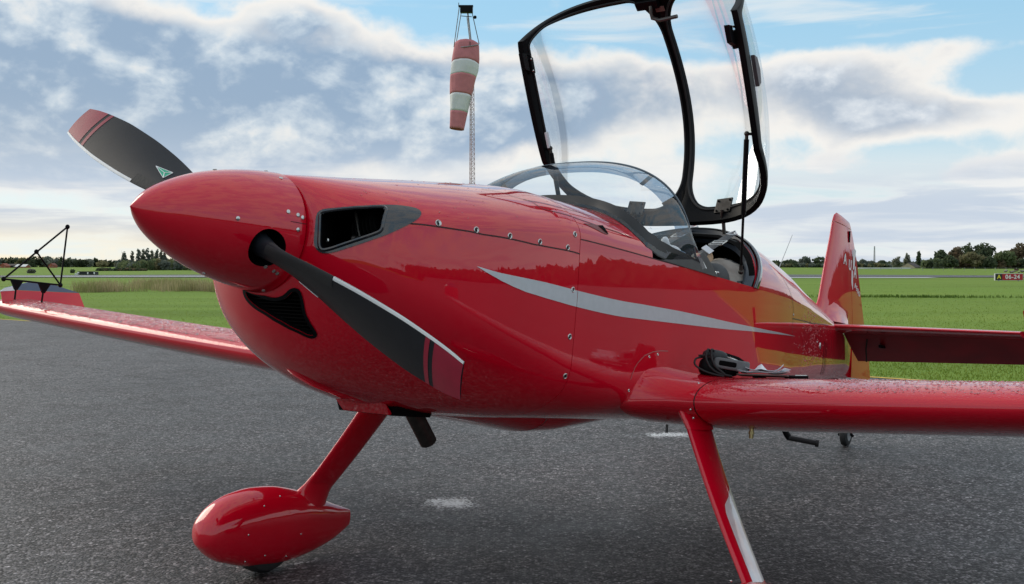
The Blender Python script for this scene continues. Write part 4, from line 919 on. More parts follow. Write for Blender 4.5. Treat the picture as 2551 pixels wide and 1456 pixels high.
for s in (1, -1):
    mb = MB(); mb.grid([[blade_pt(s, r, u, 1) for u in us]+[blade_pt(s, r, u, -1) for u in us[::-1][1:-1]] for r in np.linspace(.06, .985, 44)], closev=True, capu=True)
    bl = part(mb, 'propeller_blade', BLADE, angle=35)
    for r0, r1 in ((.885, .985), (.853, .869)):
        mb = MB(); blade_shell(mb, s, r0, r1, .06, .998, 1, .0008, 10, 12); blade_shell(mb, s, r0, r1, .06, .998, -1, .0008, 10, 12); part(mb, 'red_band', BLADERED, bl)
    mb = MB(); mb.grid([[blade_pt(s, r, u, 1, .0013) for u in (.055, .03, .012, 0)]+[blade_pt(s, r, u, -1, .0013) for u in (.012, .03, .055)] for r in np.linspace(.50, .985, 30)]); part(mb, 'leading_edge_strip', WHITE, bl)
    mb = MB(); mb.grid([[blade_pt(s, r, u, 1, .0012) for u in (.22, .12, .05, .012, 0)]+[blade_pt(s, r, u, -1, .0012) for u in (.012, .05, .12, .22)] for r in np.linspace(.20, .497, 20)]); part(mb, 'erosion_boot', RUBBER, bl)
    g = (lambda r, u, o: tuple(blade_pt(s, r, u, 1, o))) if s == -1 else (lambda r, u, o: tuple(blade_pt(s, r-.08, .80+.3*(u-.4), 1, o)))
    sd = 1
    mb = MB(); mb.add([g(.390, .64, .0012), g(.390, .40, .0012), g(.470, .54, .0012)], [(0, 1, 2)]); dec = part(mb, 'maker_emblem', GREEN, bl, smooth=False)
    mb = MB()
    for a, b in (((.390, .64), (.390, .40)), ((.390, .40), (.470, .54)), ((.470, .54), (.390, .64)), ((.412, .52), (.390, .64)), ((.412, .52), (.390, .40)), ((.412, .52), (.470, .54))):
        mb.tube([g(*a, .0016), g(*b, .0016)], .0012, n=5)
    part(mb, 'emblem_lines', WHITE, dec)

# --- windscreen
def arch(phi, grow=0.0):
    c, s = math.cos(phi), max(0.0, math.sin(phi))
    return np.array([2.106+(1.884-2.106)*s**.434, (.556+grow)*math.copysign(abs(c)**.787, c), .118+(.471+grow)*s**.6])
BASEL = np.array([(1.60, 0), (1.60, .15), (1.59, .30), (1.56, .40), (1.545, .47), (1.555, .52), (1.60, .55), (1.70, .558), (1.88, .559), (2.2, .556)])
def basept(phi):
    """foot line of the glazing on the deck: 0 = port end, pi/2 = centre"""
    f = abs(phi-PI/2)/(PI/2); s = np.concatenate([[0], np.cumsum(np.hypot(*np.diff(BASEL, axis=0).T))]); q = f*s[-1]
    x, y = np.interp(q, s, BASEL[:, 0]), np.interp(q, s, BASEL[:, 1]); y = math.copysign(y, math.cos(phi))
    zt, zs, _, _, wd, nu, _ = secp(x); z = zs+(zt-zs)*max(0, 1-(min(abs(y), wd*.9995)/wd)**nu)**(1/nu)
    return np.array([x, y, z+.004])
def ws(phi, v, off=0.0):
    a, b = basept(phi), arch(phi); s = math.sin(phi); p = a+(b-a)*v
    up = np.array([-.5, .55*math.cos(phi), .75]); up /= np.linalg.norm(up)
    return p+up*(.202*(v*(1-v))*(.4+.6*s)+off)
phs = np.linspace(0.0, PI, 81)
mb = MB(); mb.grid([[ws(p, v) for p in phs] for v in np.linspace(0, 1, 26)]); wsc = part(mb, 'windscreen', WSGLASS, angle=80)
def hoop(phi, f):
    a = arch(phi); c = np.array([a[0]-.10*f, a[1]*(1-f*1.05), .118+(a[2]-.118)*(1-f)]); return c
mb = MB(); mb.grid([[hoop(p, f) for p in np.linspace(.03, PI-.03, 81)] for f in (0, .05, .10)]); band = part(mb, 'tinted_band', FROST, wsc, angle=80)
mb = MB(); mb.tube([arch(p, .001) for p in phs], .0045, n=6); part(mb, 'arch_edge', mat('edge_plexi', (.10, .13, .16), rough=.2, noise=.1), wsc)
for p in (.50, .86, 2.30):
    mb = MB(); mb.grid([[hoop(q, f)+np.array([-.004, 0, .0]) for q in np.linspace(p-.025, p+.025, 4)] for f in (-.005, .05, .105)]); part(mb, 'tape', SEAL, wsc)
mb = MB(); W_ = .052
def sealpt(p, f):
    a = basept(p); w_ = W_*(.55+.45*math.sin(p)**.5 if math.sin(p) > 0 else .55); d = ws(p, .09)-a; return a*(1-f)+(a+d*f*.75)*f if f <= 0 else a+d*f*(.95+.75*abs(math.cos(p)))+np.array([0, 0, .003])
mb.grid([[sealpt(p, f)-np.array([0, 0, .006 if f == 0 else 0]) for p in phs] for f in (0, .35, .7, 1.0)]); part(mb, 'glazing_seal', SEAL, wsc, angle=80)
# foot plates at the rear corners
for sy in (1, -1):
    mb = MB(); mb.prism([(1.72, sy*.556, .122), (2.29, sy*.557, .116), (2.17, sy*.556, .19), (2.12, sy*.556, .21), (2.04, sy*.556, .165)], (0, sy*.006, 0)); part(mb, 'corner_plate', mat('plate_grey', (.045, .05, .055), rough=.35, noise=.2) if sy == 1 else bpy.data.materials['plate_grey'], wsc, smooth=False)
    mb = MB(); mb.tube([(2.295, sy*.545, .118), (2.30, sy*.545, .14), (2.315, sy*.55, .14)], .006, n=8); part(mb, 'catch', STEEL, wsc)
# coaming under the windscreen
mb = MB(); R = []
for v in np.linspace(0.02, 1, 14):
    row = []
    for p in np.linspace(.08, PI-.08, 41):
        a = basept(p); b = np.array([1.73, .47*math.cos(p)*1.05, .0]); x = a[0]+(max(1.73, a[0]+.02)-a[0])*v; y = a[1]*(1-v)+np.clip(b[1], -.49, .49)*v
        zt, zs, _, _, wd, nu, _ = secp(x); z = zs+(zt-zs)*max(0, 1-(min(abs(y), wd*.999)/wd)**nu)**(1/nu); row.append((x, y, min(z, a[2])+.004-.10*v**1.5))
    R.append(row)
mb.grid(R); part(mb, 'glareshield', mat('coaming_cloth', (.016, .017, .020), rough=.85, bump=.2, bscale=200))
mb = MB(); mb.prism([(1.735, -.48, -.1), (1.735, .48, -.1), (1.735, .46, .10), (1.735, .30, .19), (1.735, 0, .225), (1.735, -.30, .19), (1.735, -.46, .10)], (.02, 0, 0)); part(mb, 'instrument_panel', BLACK, smooth=False)

# --- raised canopy
SILL = np.array([(2.537, .762), (2.509, .763), (2.183, 1.357), (2.212, 1.325)])
SPINE = np.array([(2.969, .477), (3.218, .966), (2.97, 1.285), (2.518, 1.627)]); CW = .606
def bez(P, s): return P[0]*(1-s)**3+3*P[1]*s*(1-s)**2+3*P[2]*s*s*(1-s)+P[3]*s**3
def can(s, phi, off=0.0):
    S, Cc = bez(SILL, s), bez(SPINE, s); d = Cc-S; c = math.cos(phi); f = max(0.0, 1-abs(c)**(2/.552))**(.871/2); p = S+d*f
    dn = d/np.linalg.norm(d)
    q = np.array([p[0], (CW*(1-.02*s)+.011*math.sin(PI*s)*abs(c)**1.5)*c, p[1]])
    return q+np.array([dn[0]*max(0, math.sin(phi)), c, dn[1]*max(0, math.sin(phi))])*off
mb = MB(); mb.grid([[can(s, p, .004) for p in np.linspace(0, PI, 61)] for s in np.linspace(0, 1, 31)]); cg = part(mb, 'canopy_glass', GLASS, angle=80)
def rr_loop(s0, s1, p0, p1, r, rp, n=16):
    """rounded rectangle in canopy coordinates, counter-clockwise from the (s0,p0) side"""
    P = []
    for (cs_, cp, a0) in ((s1-r, p1-rp, 0), (s0+r, p1-rp, PI/2), (s0+r, p0+rp, PI), (s1-r, p0+rp, 1.5*PI)):
        for k in range(n+1):
            a = a0+PI/2*k/n; P.append((cs_+r*math.cos(a), cp+rp*math.sin(a)))
    Q = []
    for i in range(len(P)):
        a, b = np.array(P[i]), np.array(P[(i+1) % len(P)]); k = max(1, int(np.hypot(*((b-a)*np.array([1.0, .6])))/.04))
        for j in range(k): Q.append(a+(b-a)*j/k)
    return Q
def out_pt(q, s0, s1, p0, p1, box):
    """push a window edge point straight out to the frame's outer rectangle"""
    cx, cp = (s0+s1)/2, (p0+p1)/2; d = np.array([(q[0]-cx)/((s1-s0)/2), (q[1]-cp)/((p1-p0)/2)]); m_ = max(abs(d[0]), abs(d[1])); d = d/m_
    a, b, c_, e_ = box
    return np.array([a+(b-a)*(d[0]+1)/2, c_+(e_-c_)*(d[1]+1)/2])
mb = MB()
for flip in (0, 1):
    s0, s1, p0, p1 = .062, .968, .072, PI/2-.044
    inner = rr_loop(s0, s1, p0, p1, .13, .25); outer = [out_pt(q, s0, s1, p0, p1, (-.02, 1.02, -.01, PI/2)) for q in inner]
    fl = (lambda p: PI-p) if flip else (lambda p: p)
    rows = [[can(max(0, min(1, (o*(1-f)+i*f)[0])), fl((o*(1-f)+i*f)[1]), off) for o, i in zip(outer, inner)] for f, off in ((0, .012), (.5, .013), (1, .008), (1, -.014), (.92, -.024), (.5, -.024), (0, -.018))]
    rows.append(rows[0]); mb.grid(rows, closev=True)
frame = part(mb, 'canopy_frame', BLACK, angle=45)
mb = MB()
for flip in (0, 1):
    fl = (lambda p: PI-p) if flip else (lambda p: p)
    L = [can(min(1, max(0, q[0])), fl(q[1]), -.026) for q in rr_loop(.045, .98, .058, PI/2-.030, .15, .28)]; mb.tube(L+[L[0]], .006, n=6, caps=False)
part(mb, 'canopy_seal', RUBBER, frame)
# fittings on the frame
def plate(name, s, phi, size, M, off=-.035, parent=frame, rot=0.0):
    c = can(s, phi, off); e = 1e-2; u = can(min(1, s+e), phi, off)-can(max(0, s-e), phi, off); v = can(s, phi+e, off)-can(s, phi-e, off); u /= np.linalg.norm(u); v -= u*(u@v); v /= np.linalg.norm(v); n = np.cross(u, v)
    mb = MB(); R = Matrix((Vector(u), Vector(v), Vector(n))).transposed(); mb.box(c, size, R); return part(mb, name, M, parent, smooth=False, bevel=min(size)*.2), c, u, v, n
for ph, sg in ((.03, 1), (PI-.03, -1)):
    l, c, u, v, n = plate('latch', .70, ph, (.085, .03, .03), BLACK)
    mb = MB(); q = c+np.array([-.04, 0, .005]); mb.prism([q+u*.045+np.array([0, -.012, 0]), q+u*.035+np.array([-.045, -.012, 0]), q-u*.045+np.array([-.045, -.012, 0]), q-u*.045+np.array([0, -.012, 0])], (0, .024, 0)); part(mb, 'latch_hook', BLACK, l, smooth=False)
    for k in (-.03, .03): mb = MB(); mb.sphere(c+u*k+np.array([-.01, -sg*.016, 0]), .006, 5, 8); part(mb, 'bolt', STEEL, l)
    mb = MB(); mb.tube([c+u*.06, c+u*.06+np.array([.05, sg*.03, .0])], .005, n=6); part(mb, 'latch_pin', BLACK, l)
mb = MB(); c = can(.55, .10, .0); u = can(.60, .10)-can(.50, .10); u /= np.linalg.norm(u)
mb.prism([tuple(c+u*a+np.array([.9, 0, .35])*b) for a, b in ((-.075, .0), (.075, .0), (.06, .032), (.0, .045), (-.06, .032))], (0, .02, 0)); part(mb, 'vent_flap', mat('flap_grey', (.10, .09, .10), rough=.4, noise=.2), frame, smooth=False)
mb = MB(); c = can(.17, PI-.035, -.028); u = can(.25, PI-.035)-can(.13, PI-.035); u /= np.linalg.norm(u); mb.box(c+np.array([-.004, .02, 0])+u*.08, (.02, .012, .085), Matrix(((u[2], 0, u[0]), (0, 1, 0), (-u[0], 0, u[2])))); part(mb, 'placard', PAPER, frame, smooth=False)
# release handle where the front arch meets the spine
hl, c, u, v, n = plate('handle_block', .955, PI/2+.07, (.05, .13, .03), BLACK, -.035)
mb = MB(); mb.tube([c+v*-.02+n*.0, c-n*.03+v*-.02-u*.03, c-n*.04-u*.06+v*-.02, c-n*.045-u*.075-v*.06, c-n*.04-u*.07-v*.16], .010, n=8); part(mb, 'release_handle', mat('handle_grey', (.10, .09, .085), rough=.35, metal=.5, noise=.2), hl)
hl2, *_ = plate('placard', .93, PI/2-.03, (.03, .05, .003), mat('placard_red', (.30, .16, .14), rough=.5, noise=.4, nscale=200), -.03)
# hinge brackets on the rear arch
for ph, sg in ((1.10, 1), (PI-1.10, -1)):
    hp, c, u, v, n = plate('hinge_plate', .055, ph, (.085, .095, .008), DULLSTEEL, -.030)
    for a in (-.03, .03):
        for b in (-.034, .034): mb = MB(); mb.sphere(c+u*a+v*b+np.array([-.008, 0, 0]), .006, 5, 8); part(mb, 'bolt', BLACK, hp)
    mb = MB(); mb.tube([c-u*.03, c-u*.07+np.array([.015, 0, 0]), c-u*.10+np.array([.05, 0, -.0]), c-u*.16+np.array([.09, 0, 0])], [.022, .014, .016, .016], n=10, flat=.5); part(mb, 'hinge_arm', DULLSTEEL, hp)
# gas struts
for sg in (1, -1):
    a = np.array([2.522, sg*.560, .832]); b = np.array([2.71, sg*.49, .19]); d = b-a
    mb = MB(); mb.tube([a+d*.04, a+d*.58], .0125, n=12); st = part(mb, 'gas_strut', BLACK)
    mb = MB(); mb.tube([a+d*.56, b], .0065, n=10); part(mb, 'strut_rod', BLACK, st)
    mb = MB(); mb.sphere(a, .013, 8, 12); mb.tube([a, a+d*.05], .009, n=8); mb.tube([a, a+np.array([.02, sg*.03, .0])], .007, n=8); part(mb, 'ball_joint', DULLSTEEL, st)
    mb = MB(); mb.tube([b-d*.05, b], .010, n=8); mb.sphere(b, .013, 8, 10); part(mb, 'ball_joint', DULLSTEEL, st)

# --- cockpit: rear arch trim, seats, belts
def rim(phi, off=0.0, dx=0.0):
    """edge of the rear opening, slanting aft towards the crown"""
    c, s = math.cos(phi), math.sin(phi); z = .118+.372*s**.95; x = np.interp(z, [.118, .25, .385, .50], [2.735, 2.84, 3.02, 3.22])+dx
    zt, zs, _, _, wd, nu, _ = secp(x); y = wd*max(0, 1-(max(0, (z-zs)/(zt-zs)) if zt > zs else 0)**nu)**(1/nu) if z < zt else 0
    return np.array([x, math.copysign(y+off, c), z+off*s])
def rimset(off, dx, n=61):
    P = []
    for p in np.linspace(0, PI, n):
        c, s = math.cos(p), math.sin(p); x = 2.735+dx+.44*s**1.1; zt, zs, _, _, wd, nu, _ = secp(x)
        P.append(np.array([x, math.copysign((wd+off)*abs(c)**.95, c), zs+(zt-zs+off)*s**.95]))
    return P
mb = MB(); mb.grid([rimset(.004, .0), rimset(.006, .06), rimset(.004, .075), rimset(-.02, .06)]); part(mb, 'rear_arch_trim', BLACKGLOSS)
mb = MB(); mb.grid([rimset(-.004, -.012), rimset(-.045, -.02), rimset(-.075, .01), rimset(-.075, .06)]); part(mb, 'arch_rim', mat('rim_blue_grey', (.035, .05, .075), rough=.35, noise=.2))
for dx in (.012, .032):
    mb = MB(); mb.tube(rimset(.006, dx), .0035, n=6); part(mb, 'seal_bead', mat('seal_grey', (.20, .22, .25), rough=.3, noise=.3) if dx == .012 else bpy.data.materials['seal_grey'])
def cushion(name, c, s, M, parent=None, tilt=0.0, pw=3.2):
    mb = MB(); P = []
    ct, st = math.cos(tilt), math.sin(tilt)
    for i in range(17):
        a = -PI/2+PI*i/16; row = []
        for k in range(28):
            b = 2*PI*k/28; f = lambda q: math.copysign(abs(q)**(2/pw), q)
            x, y, z = s[0]*f(math.cos(a))*f(math.cos(b)), s[1]*f(math.cos(a))*f(math.sin(b)), s[2]*f(math.sin(a))
            row.append((c[0]+x*ct+z*st, c[1]+y, c[2]-x*st+z*ct))
        P.append(row)
    mb.grid(P, closev=True); return part(mb, name, M, parent)
for sy in (1, -1):
    seat = cushion('seat_back', (2.54, sy*.27, -.10), (.055, .21, .22), LEATHER, None, .35)
    hr = cushion('headrest', (2.52, sy*.42, .105), (.125, .075, .105), LEATHER, seat, -.12, 2.6)
    mb = MB(); mb.tube([(2.52+.127*math.cos(q)*.92, sy*(.42+.03), .105+.106*math.sin(q)*.92) for q in np.linspace(.1, 3.0, 24)], .003, n=5); part(mb, 'piping', RUBBER, hr)
    cushion('seat_cushion', (2.33, sy*.25, -.31), (.24, .21, .06), LEATHER, seat)
    for k, (ya, yb) in enumerate(((.10, .17), (.36, .33))):
        pass
    a = Vector((3.00, .30, .422)) if sy == 1 else Vector((3.22, -.03, .500)); b_ = a+Vector((-.31, -.005, -.135)); c_ = b_+Vector((-.12, 0, -.14)); m1 = a.lerp(b_, .3)
    mb = MB(); mb.tube([a, m1, a.lerp(b_, .75), b_, c_, c_+Vector((-.06, 0, -.2))], .030, n=8, flat=.12, up=(0, 1, 0)); belt = part(mb, 'shoulder_belt', STRAP)
    mb = MB(); q = a.lerp(b_, .50); dd = (b_-a).normalized(); w0 = Vector((0, 1, 0)); L = [q+dd*.035+w0*.034, q+dd*.035-w0*.034, q-dd*.035-w0*.034, q-dd*.035+w0*.034]; mb.tube(L+[L[0]], .005, n=8); mb.tube([q+w0*.03, q-w0*.03], .006, n=8); part(mb, 'buckle', STEEL, belt)
    mb = MB(); hk = [a+Vector((.0, .03, -.0)), a+Vector((.05, .0, .025)), a+Vector((.0, -.03, .0)), a+Vector((-.015, 0, -.004))]; mb.tube(hk+[hk[0]], .0055, n=8); part(mb, 'harness_shackle', mat('shackle_metal', (.75, .76, .78), rough=.3, metal=.6, noise=.1) if sy == 1 else bpy.data.materials['shackle_metal'], belt)
    if sy == 1:
        mb = MB(); n_ = Vector((-.5, .6, .6)).normalized(); q = b_.lerp(a, .05)+Vector((-.015, .02, .006)); R = Matrix((dd, n_.cross(dd).normalized(), dd.cross(n_.cross(dd)).normalized())).transposed(); mb.box(q, (.055, .05, .003), R); part(mb, 'care_label', PAPER, belt, smooth=False)
mb = MB(); mb.tube([(3.02, -.36, .36), (3.07, -.2, .42), (3.10, 0, .44), (3.07, .2, .42), (3.02, .36, .36)], .014, n=10); part(mb, 'harness_bar', BLACK)
mb = MB(); mb.tube([(1.80, .0, -.2), (2.02, 0, .02)], .012, n=8); mb.sphere((2.02, 0, .05), .028, 8, 10, (1, 1, 1.6)); part(mb, 'control_stick', BLACK)

# --- wings
def foil(u):                      # half thickness of a symmetric aerofoil, 0..1
    return 5*(.2969*math.sqrt(u)-.126*u-.3516*u*u+.2843*u**3-.1036*u**4)
def wing_sec(y, sg, off=0.0, lift=0.0, u0=0.0, u1=1.0, n=26, fill=1.0):
    ya = abs(y); le = 1.575+.03*ya; ch = 1.62+(.74-1.62)*(ya-.5)/4.0; th = (.225+(.142-.225)*(ya-.5)/4.0)*fill; zm = -.485+.050*ya+.0033*ya*ya
    P = []
    us_ = [u0+(u1-u0)*(1-math.cos(PI*k/n))/2 for k in range(n+1)]
    for u in us_[::-1]: P.append((le+ch*u, sg*ya, zm+lift*math.sin(PI*min(1, u*1.15))**.8+th/2*foil(u)/.5*1.0+off))
    for u in us_[1:]: P.append((le+ch*u, sg*ya, zm-th/2*foil(u)/.5-off))
    return P
for sg in (1, -1):
    ys = np.linspace(.808, 4.5, 40)
    mb = MB(); mb.grid([wing_sec(y, sg) for y in ys], capu=True); wing = part(mb, 'wing', WETRED, angle=50)
    tip = [wing_sec(4.5+.05*math.sin(a), sg, fill=math.cos(a)*.98+.02) for a in np.linspace(0, PI/2*.97, 6)]
    mb = MB(); mb.grid(tip, capu=True); part(mb, 'wing_tip', RED, wing)
    # swollen root fairing blending into the fuselage
    R = []
    nn_ = 40; uu = [(1-math.cos(PI*k/nn_))/2 for k in range(nn_+1)]; S0 = np.array(wing_sec(.803, 1, n=nn_)); S1 = []
    for u in uu[::-1]: S1.append((1.552+1.62*u, .0, -.462+.100*foil(u)/.5+.070*min(1, u/.06)**.6*math.exp(-(u/.42)**2)))
    for u in uu[1:]: S1.append((1.552+1.62*u, .0, -.462-.088*foil(u)/.5))
    S1 = np.array(S1)
    for y in np.concatenate([[.50], np.linspace(.545, .803, 22)]):
        k = max(0, min(1, (.803-y)/.258)); w_ = .2*k+.8*k**2.2; q = S0*(1-w_)+S1*w_; q[:, 1] = sg*y
        R.append([tuple(v) for v in q])
    mb = MB(); mb.grid(R); part(mb, 'wing_root_fairing', RED, wing, angle=60)
    mb = MB(); mb.grid([wing_sec(.803, sg, -.002), wing_sec(.808, sg, -.002)]); part(mb, 'joint_gap', GAP, wing)
    for u, y in ((.06, .775), (.005, .79), (.20, .775)):
        s_ = wing_sec(y, sg); top = u >= .05
        le = 1.575+.03*y; ch = 1.62; q = (le+ch*u, sg*y, -.485+.050*y+.0033*y*y+(.225/2*foil(u)/.5 if top else -.03)); mb = MB(); mb.sphere(q, .0055, 5, 8); part(mb, 'screw', STEEL, wing)
    mb = MB(); mb.sphere((1.615, sg*.80, -.505), .0055, 5, 8); part(mb, 'screw', STEEL, wing)
    # aileron seam and hinge line on top
    mb = MB(); P = []
    for y in np.linspace(1.6, 4.3, 40):
        le = 1.575+.03*y; ch = 1.62-.22*(y-.5); th = .225-.02075*(y-.5); P.append([(le+ch*u, sg*y, -.485+.050*y+.0033*y*y+th/2*foil(u)/.5+.001) for u in (.745, .752)])
    mb.grid(P); part(mb, 'aileron_seam', GAP, wing, smooth=False)
# upturned plate on the starboard wing tip with navy top, and its mate to port
for sg in (-1, 1):
    Y = 4.42
    low = [(1.70, -.21), (1.70, -.105), (1.80, -.085), (2.30, -.055), (2.325, -.165), (2.30, -.215)]
    top = [(1.66, -.125), (1.74, -.075), (1.82, -.048), (1.92, -.017), (2.02, -.008), (2.10, -.013), (2.20, -.034), (2.302, -.054), (1.80, -.084), (1.70, -.104)]
    mb = MB(); ln = lambda z: .5*(z+.16)
    mb.prism([(x+.02, sg*(Y+ln(z)), z+.012) for x, z in low], (0, sg*.012, 0)); tp = part(mb, 'tip_plate', RED, smooth=False, bevel=.003)
    mb = MB(); mb.prism([(x+.02, sg*(Y+.001+ln(z)), z+.012) for x, z in top], (0, sg*.010, 0)); part(mb, 'tip_plate_top', NAVY, tp, smooth=False)
    mb = MB(); mb.prism([(x+.02, sg*(Y-.0015+ln(z)), z+.012) for x, z in ((1.66, -.125), (1.74, -.076), (1.80, -.056), (1.815, -.086), (1.70, -.104))], (0, sg*.001, 0)); part(mb, 'white_flash', WHITE, tp, smooth=False)
# sighting frame of black tubes standing on the starboard tip
def sight():
    Y = -4.15; P = {k: np.array([x, Y, z]) for k, (x, z) in dict(a=(1.565, -.022), b=(1.975, .387), c=(1.968, -.018), m=(1.77, .186), f1=(1.655, -.035), f2=(1.85, -.036), g1=(1.655, -.15), g2=(1.845, -.155)).items()}
    mb = MB()
    mb.tube([P['a'], P['b']], .0065, n=8); fr = part(mb, 'sighting_frame', BLACK)
    for a, b in (('b', 'c'), ('c', 'a'), ('m', 'c'), ('f1', 'g1'), ('f2', 'g2')): mb = MB(); mb.tube([P[a], P[b]], .0062, n=8); part(mb, 'tube', BLACK, fr)
    for k in 'abcm': mb = MB(); mb.sphere(P[k], .017, 6, 10, (1, .7, 1)); part(mb, 'node', BLACK, fr)
    for k in ('f1', 'f2'):
        mb = MB(); q = P[k]; mb.prism([q+[-.042, -.008, .012], q+[.042, -.008, .012], q+[.008, -.008, -.05], q+[-.008, -.008, -.05]], (0, .016, 0)); part(mb, 'gusset', BLACK, fr, smooth=False)
sight()

# --- landing gear
ZG = lambda x: -(ORG.z+_aft.z*x)/_up.z
WX, WY0 = 1.255, 1.12
for sg in (1, -1):
    WY = WY0 if sg < 0 else WY0+.09
    a = np.array([1.655, .79, -.50]) if sg < 0 else np.array([1.735, .752, -.50]); b = np.array([1.50, 1.135, -1.08]); mb = MB(); R = []
    for f in np.linspace(0, 1, 12):
        c = a+(b-a)*f+np.array([0, -.012*math.sin(PI*f), 0]); ch = .215-.045*f; th = .050-.006*f; row = []
        for k in range(32):
            q = 2*PI*k/32; x = ch/2*math.copysign(abs(math.cos(q))**.75, math.cos(q)); row.append((c[0]+x, sg*(c[1]+th/2*math.sin(q)), c[2]-x*.05))
        R.append(row)
    mb.grid(R, closev=True, capu=True); leg = part(mb, 'landing_gear_leg', RED)
    mb = MB(); R = []
    for f, k in ((-.05, 1.30), (.0, 1.24), (.03, 1.15), (.06, 1.07), (.085, 1.03)):
        c = a+(b-a)*f; ch, th = .215*(1+(k-1)*.55), .050*k*1.2; R.append([(c[0]+ch/2*math.cos(q), sg*(c[1]+th/2*math.sin(q)), c[2]) for q in (2*PI*j/32 for j in range(32))])
    mb.grid(R, closev=True); part(mb, 'leg_fairing', RED, leg)
    if sg == 1:                                               # sky reflection painted in pale colour on the port leg's lower aft face
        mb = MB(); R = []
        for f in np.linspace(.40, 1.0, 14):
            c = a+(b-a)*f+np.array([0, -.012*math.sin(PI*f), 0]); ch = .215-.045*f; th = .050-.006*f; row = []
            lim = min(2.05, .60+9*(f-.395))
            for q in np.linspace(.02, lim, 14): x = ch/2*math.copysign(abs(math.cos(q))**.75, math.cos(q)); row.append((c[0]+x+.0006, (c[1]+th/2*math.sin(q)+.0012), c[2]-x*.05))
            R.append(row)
        mb.grid(R); part(mb, 'sky_reflection', mat('reflection_white', (.80, .80, .83), rough=.25, coat=1.0, col2=(.70, .52, .52), nscale=9), leg)
    # teardrop wheel pant
    cx = [(.885, -1.172, .004, .004), (.890, -1.170, .040, .040), (.915, -1.166, .075, .078), (.97, -1.162, .122, .100), (1.06, -1.160, .158, .118), (1.17, -1.160, .178, .124), (1.27, -1.162, .182, .122), (1.39, -1.166, .170, .110), (1.53, -1.172, .138, .084), (1.66, -1.174, .098, .052), (1.76, -1.166, .060, .026), (1.805, -1.160, .040, .012)]
    Q = np.array(cx); mb = MB(); R = []
    for x in np.concatenate([np.linspace(.885, .95, 8), np.linspace(.95, 1.805, 36)[1:]]):
        z, rz, ry = (float(_pchip(Q[:, 0], Q[:, j], x)) for j in (1, 2, 3)); row = []
        for k in range(40):
            q = 2*PI*k/40; yy = ry*math.copysign(abs(math.cos(q))**.9, math.cos(q)); zz = rz*math.copysign(abs(math.sin(q))**.9, math.sin(q))
            if zz < 0: zz *= .97 if x > 1.0 else 1
            row.append((x, sg*(WY+.01)+yy, z-(.005 if sg < 0 else .022)+zz*(1 if sg < 0 else .93)))
        R.append(row)
    mb.grid(R, closev=True, capu=True); pant = part(mb, 'wheel_pant', RED)
    mb = MB(); R = []                                         # fillet where the leg enters the pant
    for f, kx, ky in ((.96, 1.0, 1.02), (1.02, 1.1, 1.5), (1.14, 1.4, 3.0)) if sg == 1 else ((.72, 1.0, 1.02), (.82, 1.06, 1.3), (.90, 1.22, 2.0), (.98, 1.55, 3.2), (1.06, 2.05, 4.6), (1.14, 2.6, 5.6)):
        c = a+(b-a)*f; ch, th = .178*kx, .045*ky; R.append([(c[0]+ch/2*math.cos(q)-.01*(kx-1)*4, sg*(c[1]+th/2*math.sin(q)), c[2]) for q in (2*PI*j/32 for j in range(32))])
    mb.grid(R, closev=True); part(mb, 'leg_fillet', RED, pant)
    for x, zf in ((1.15, .62), (1.06, -.05), (1.38, -.15), (1.18, -.62), (1.32, -.70), (1.09, -.80), (1.26, .80)):
        z, rz, ry = (float(_pchip(Q[:, 0], Q[:, j], x)) for j in (1, 2, 3)); zz = zf*rz; yy = ry*(1-abs(zf)**2.2)**(1/2.2); mb = MB(); mb.sphere((x, sg*(WY+.01)-sg*yy, z-.005+zz), .0045, 5, 8); part(mb, 'screw', STEEL, pant)
    r = .165; c = (WX, sg*(WY+.01), ZG(WX)+r/_up.z*1.0); mb = MB()
    mb.lathe([(-.055, .08), (-.060, .12), (-.052, .150), (-.03, .163), (0, .166), (.03, .163), (.052, .150), (.060, .12), (.055, .08)], c, (0, 1, 0), 40); wh = part(mb, 'main_wheel', RUBBER)
    mb = MB(); mb.lathe([(-.04, .001), (-.045, .078), (.045, .078), (.04, .001)], c, (0, 1, 0), 24); part(mb, 'hub', GREYPLASTIC, wh)
# fuel drain and small pins under the port wing
mb = MB(); mb.tube([(1.88, .93, -.53), (1.88, .93, -.573)], .009, n=10); mb.tube([(1.88, .93, -.545), (1.88, .93, -.556)], .012, n=6); part(mb, 'fuel_drain', mat('brass', (.45, .36, .18), rough=.35, metal=1.0, noise=.3))
for dx in (0, .012): mb = MB(); mb.tube([(1.75+dx, .62, -.545), (1.75+dx, .62, -.580)], .0022, n=6); part(mb, 'vent_pin', BLACK)

# --- tail
def fin_half(z): return float(np.interp(z, [-.1, .25, .95], [.052, .046, .020]))
LEz = lambda z: float(np.interp(z, [.05, .258, .30, .55, .771, .896, .95, .971], [4.95, 5.235, 5.262, 5.345, 5.430, 5.468, 5.50, 5.545]))
HZ = lambda z: float(np.interp(z, [-.25, -.097, .192, .396, .913], [5.958, 5.957, 5.949, 5.911, 5.785]))
TEz = lambda z: float(np.interp(z, [-.25, -.212, -.068, .223, .428, .684, .945], [6.585, 6.574, 6.522, 6.337, 6.225, 6.08, 5.885]))
def vsec(z, x0, x1, xr0, xr1, hw, n=14):
    f = lambda x: hw*min(1.0, 1.9*math.sqrt(max(0, (x-xr0)/(xr1-xr0)))*(1-((x-xr0)/(xr1-xr0))**1.15)+.03) if x > xr0 else 0
    xs = [x0+(x1-x0)*((k/n)**1.8) for k in range(n+1)]
    return [(x, f(x), z) for x in xs]+[(x, -f(x), z) for x in xs[::-1][:-1]]
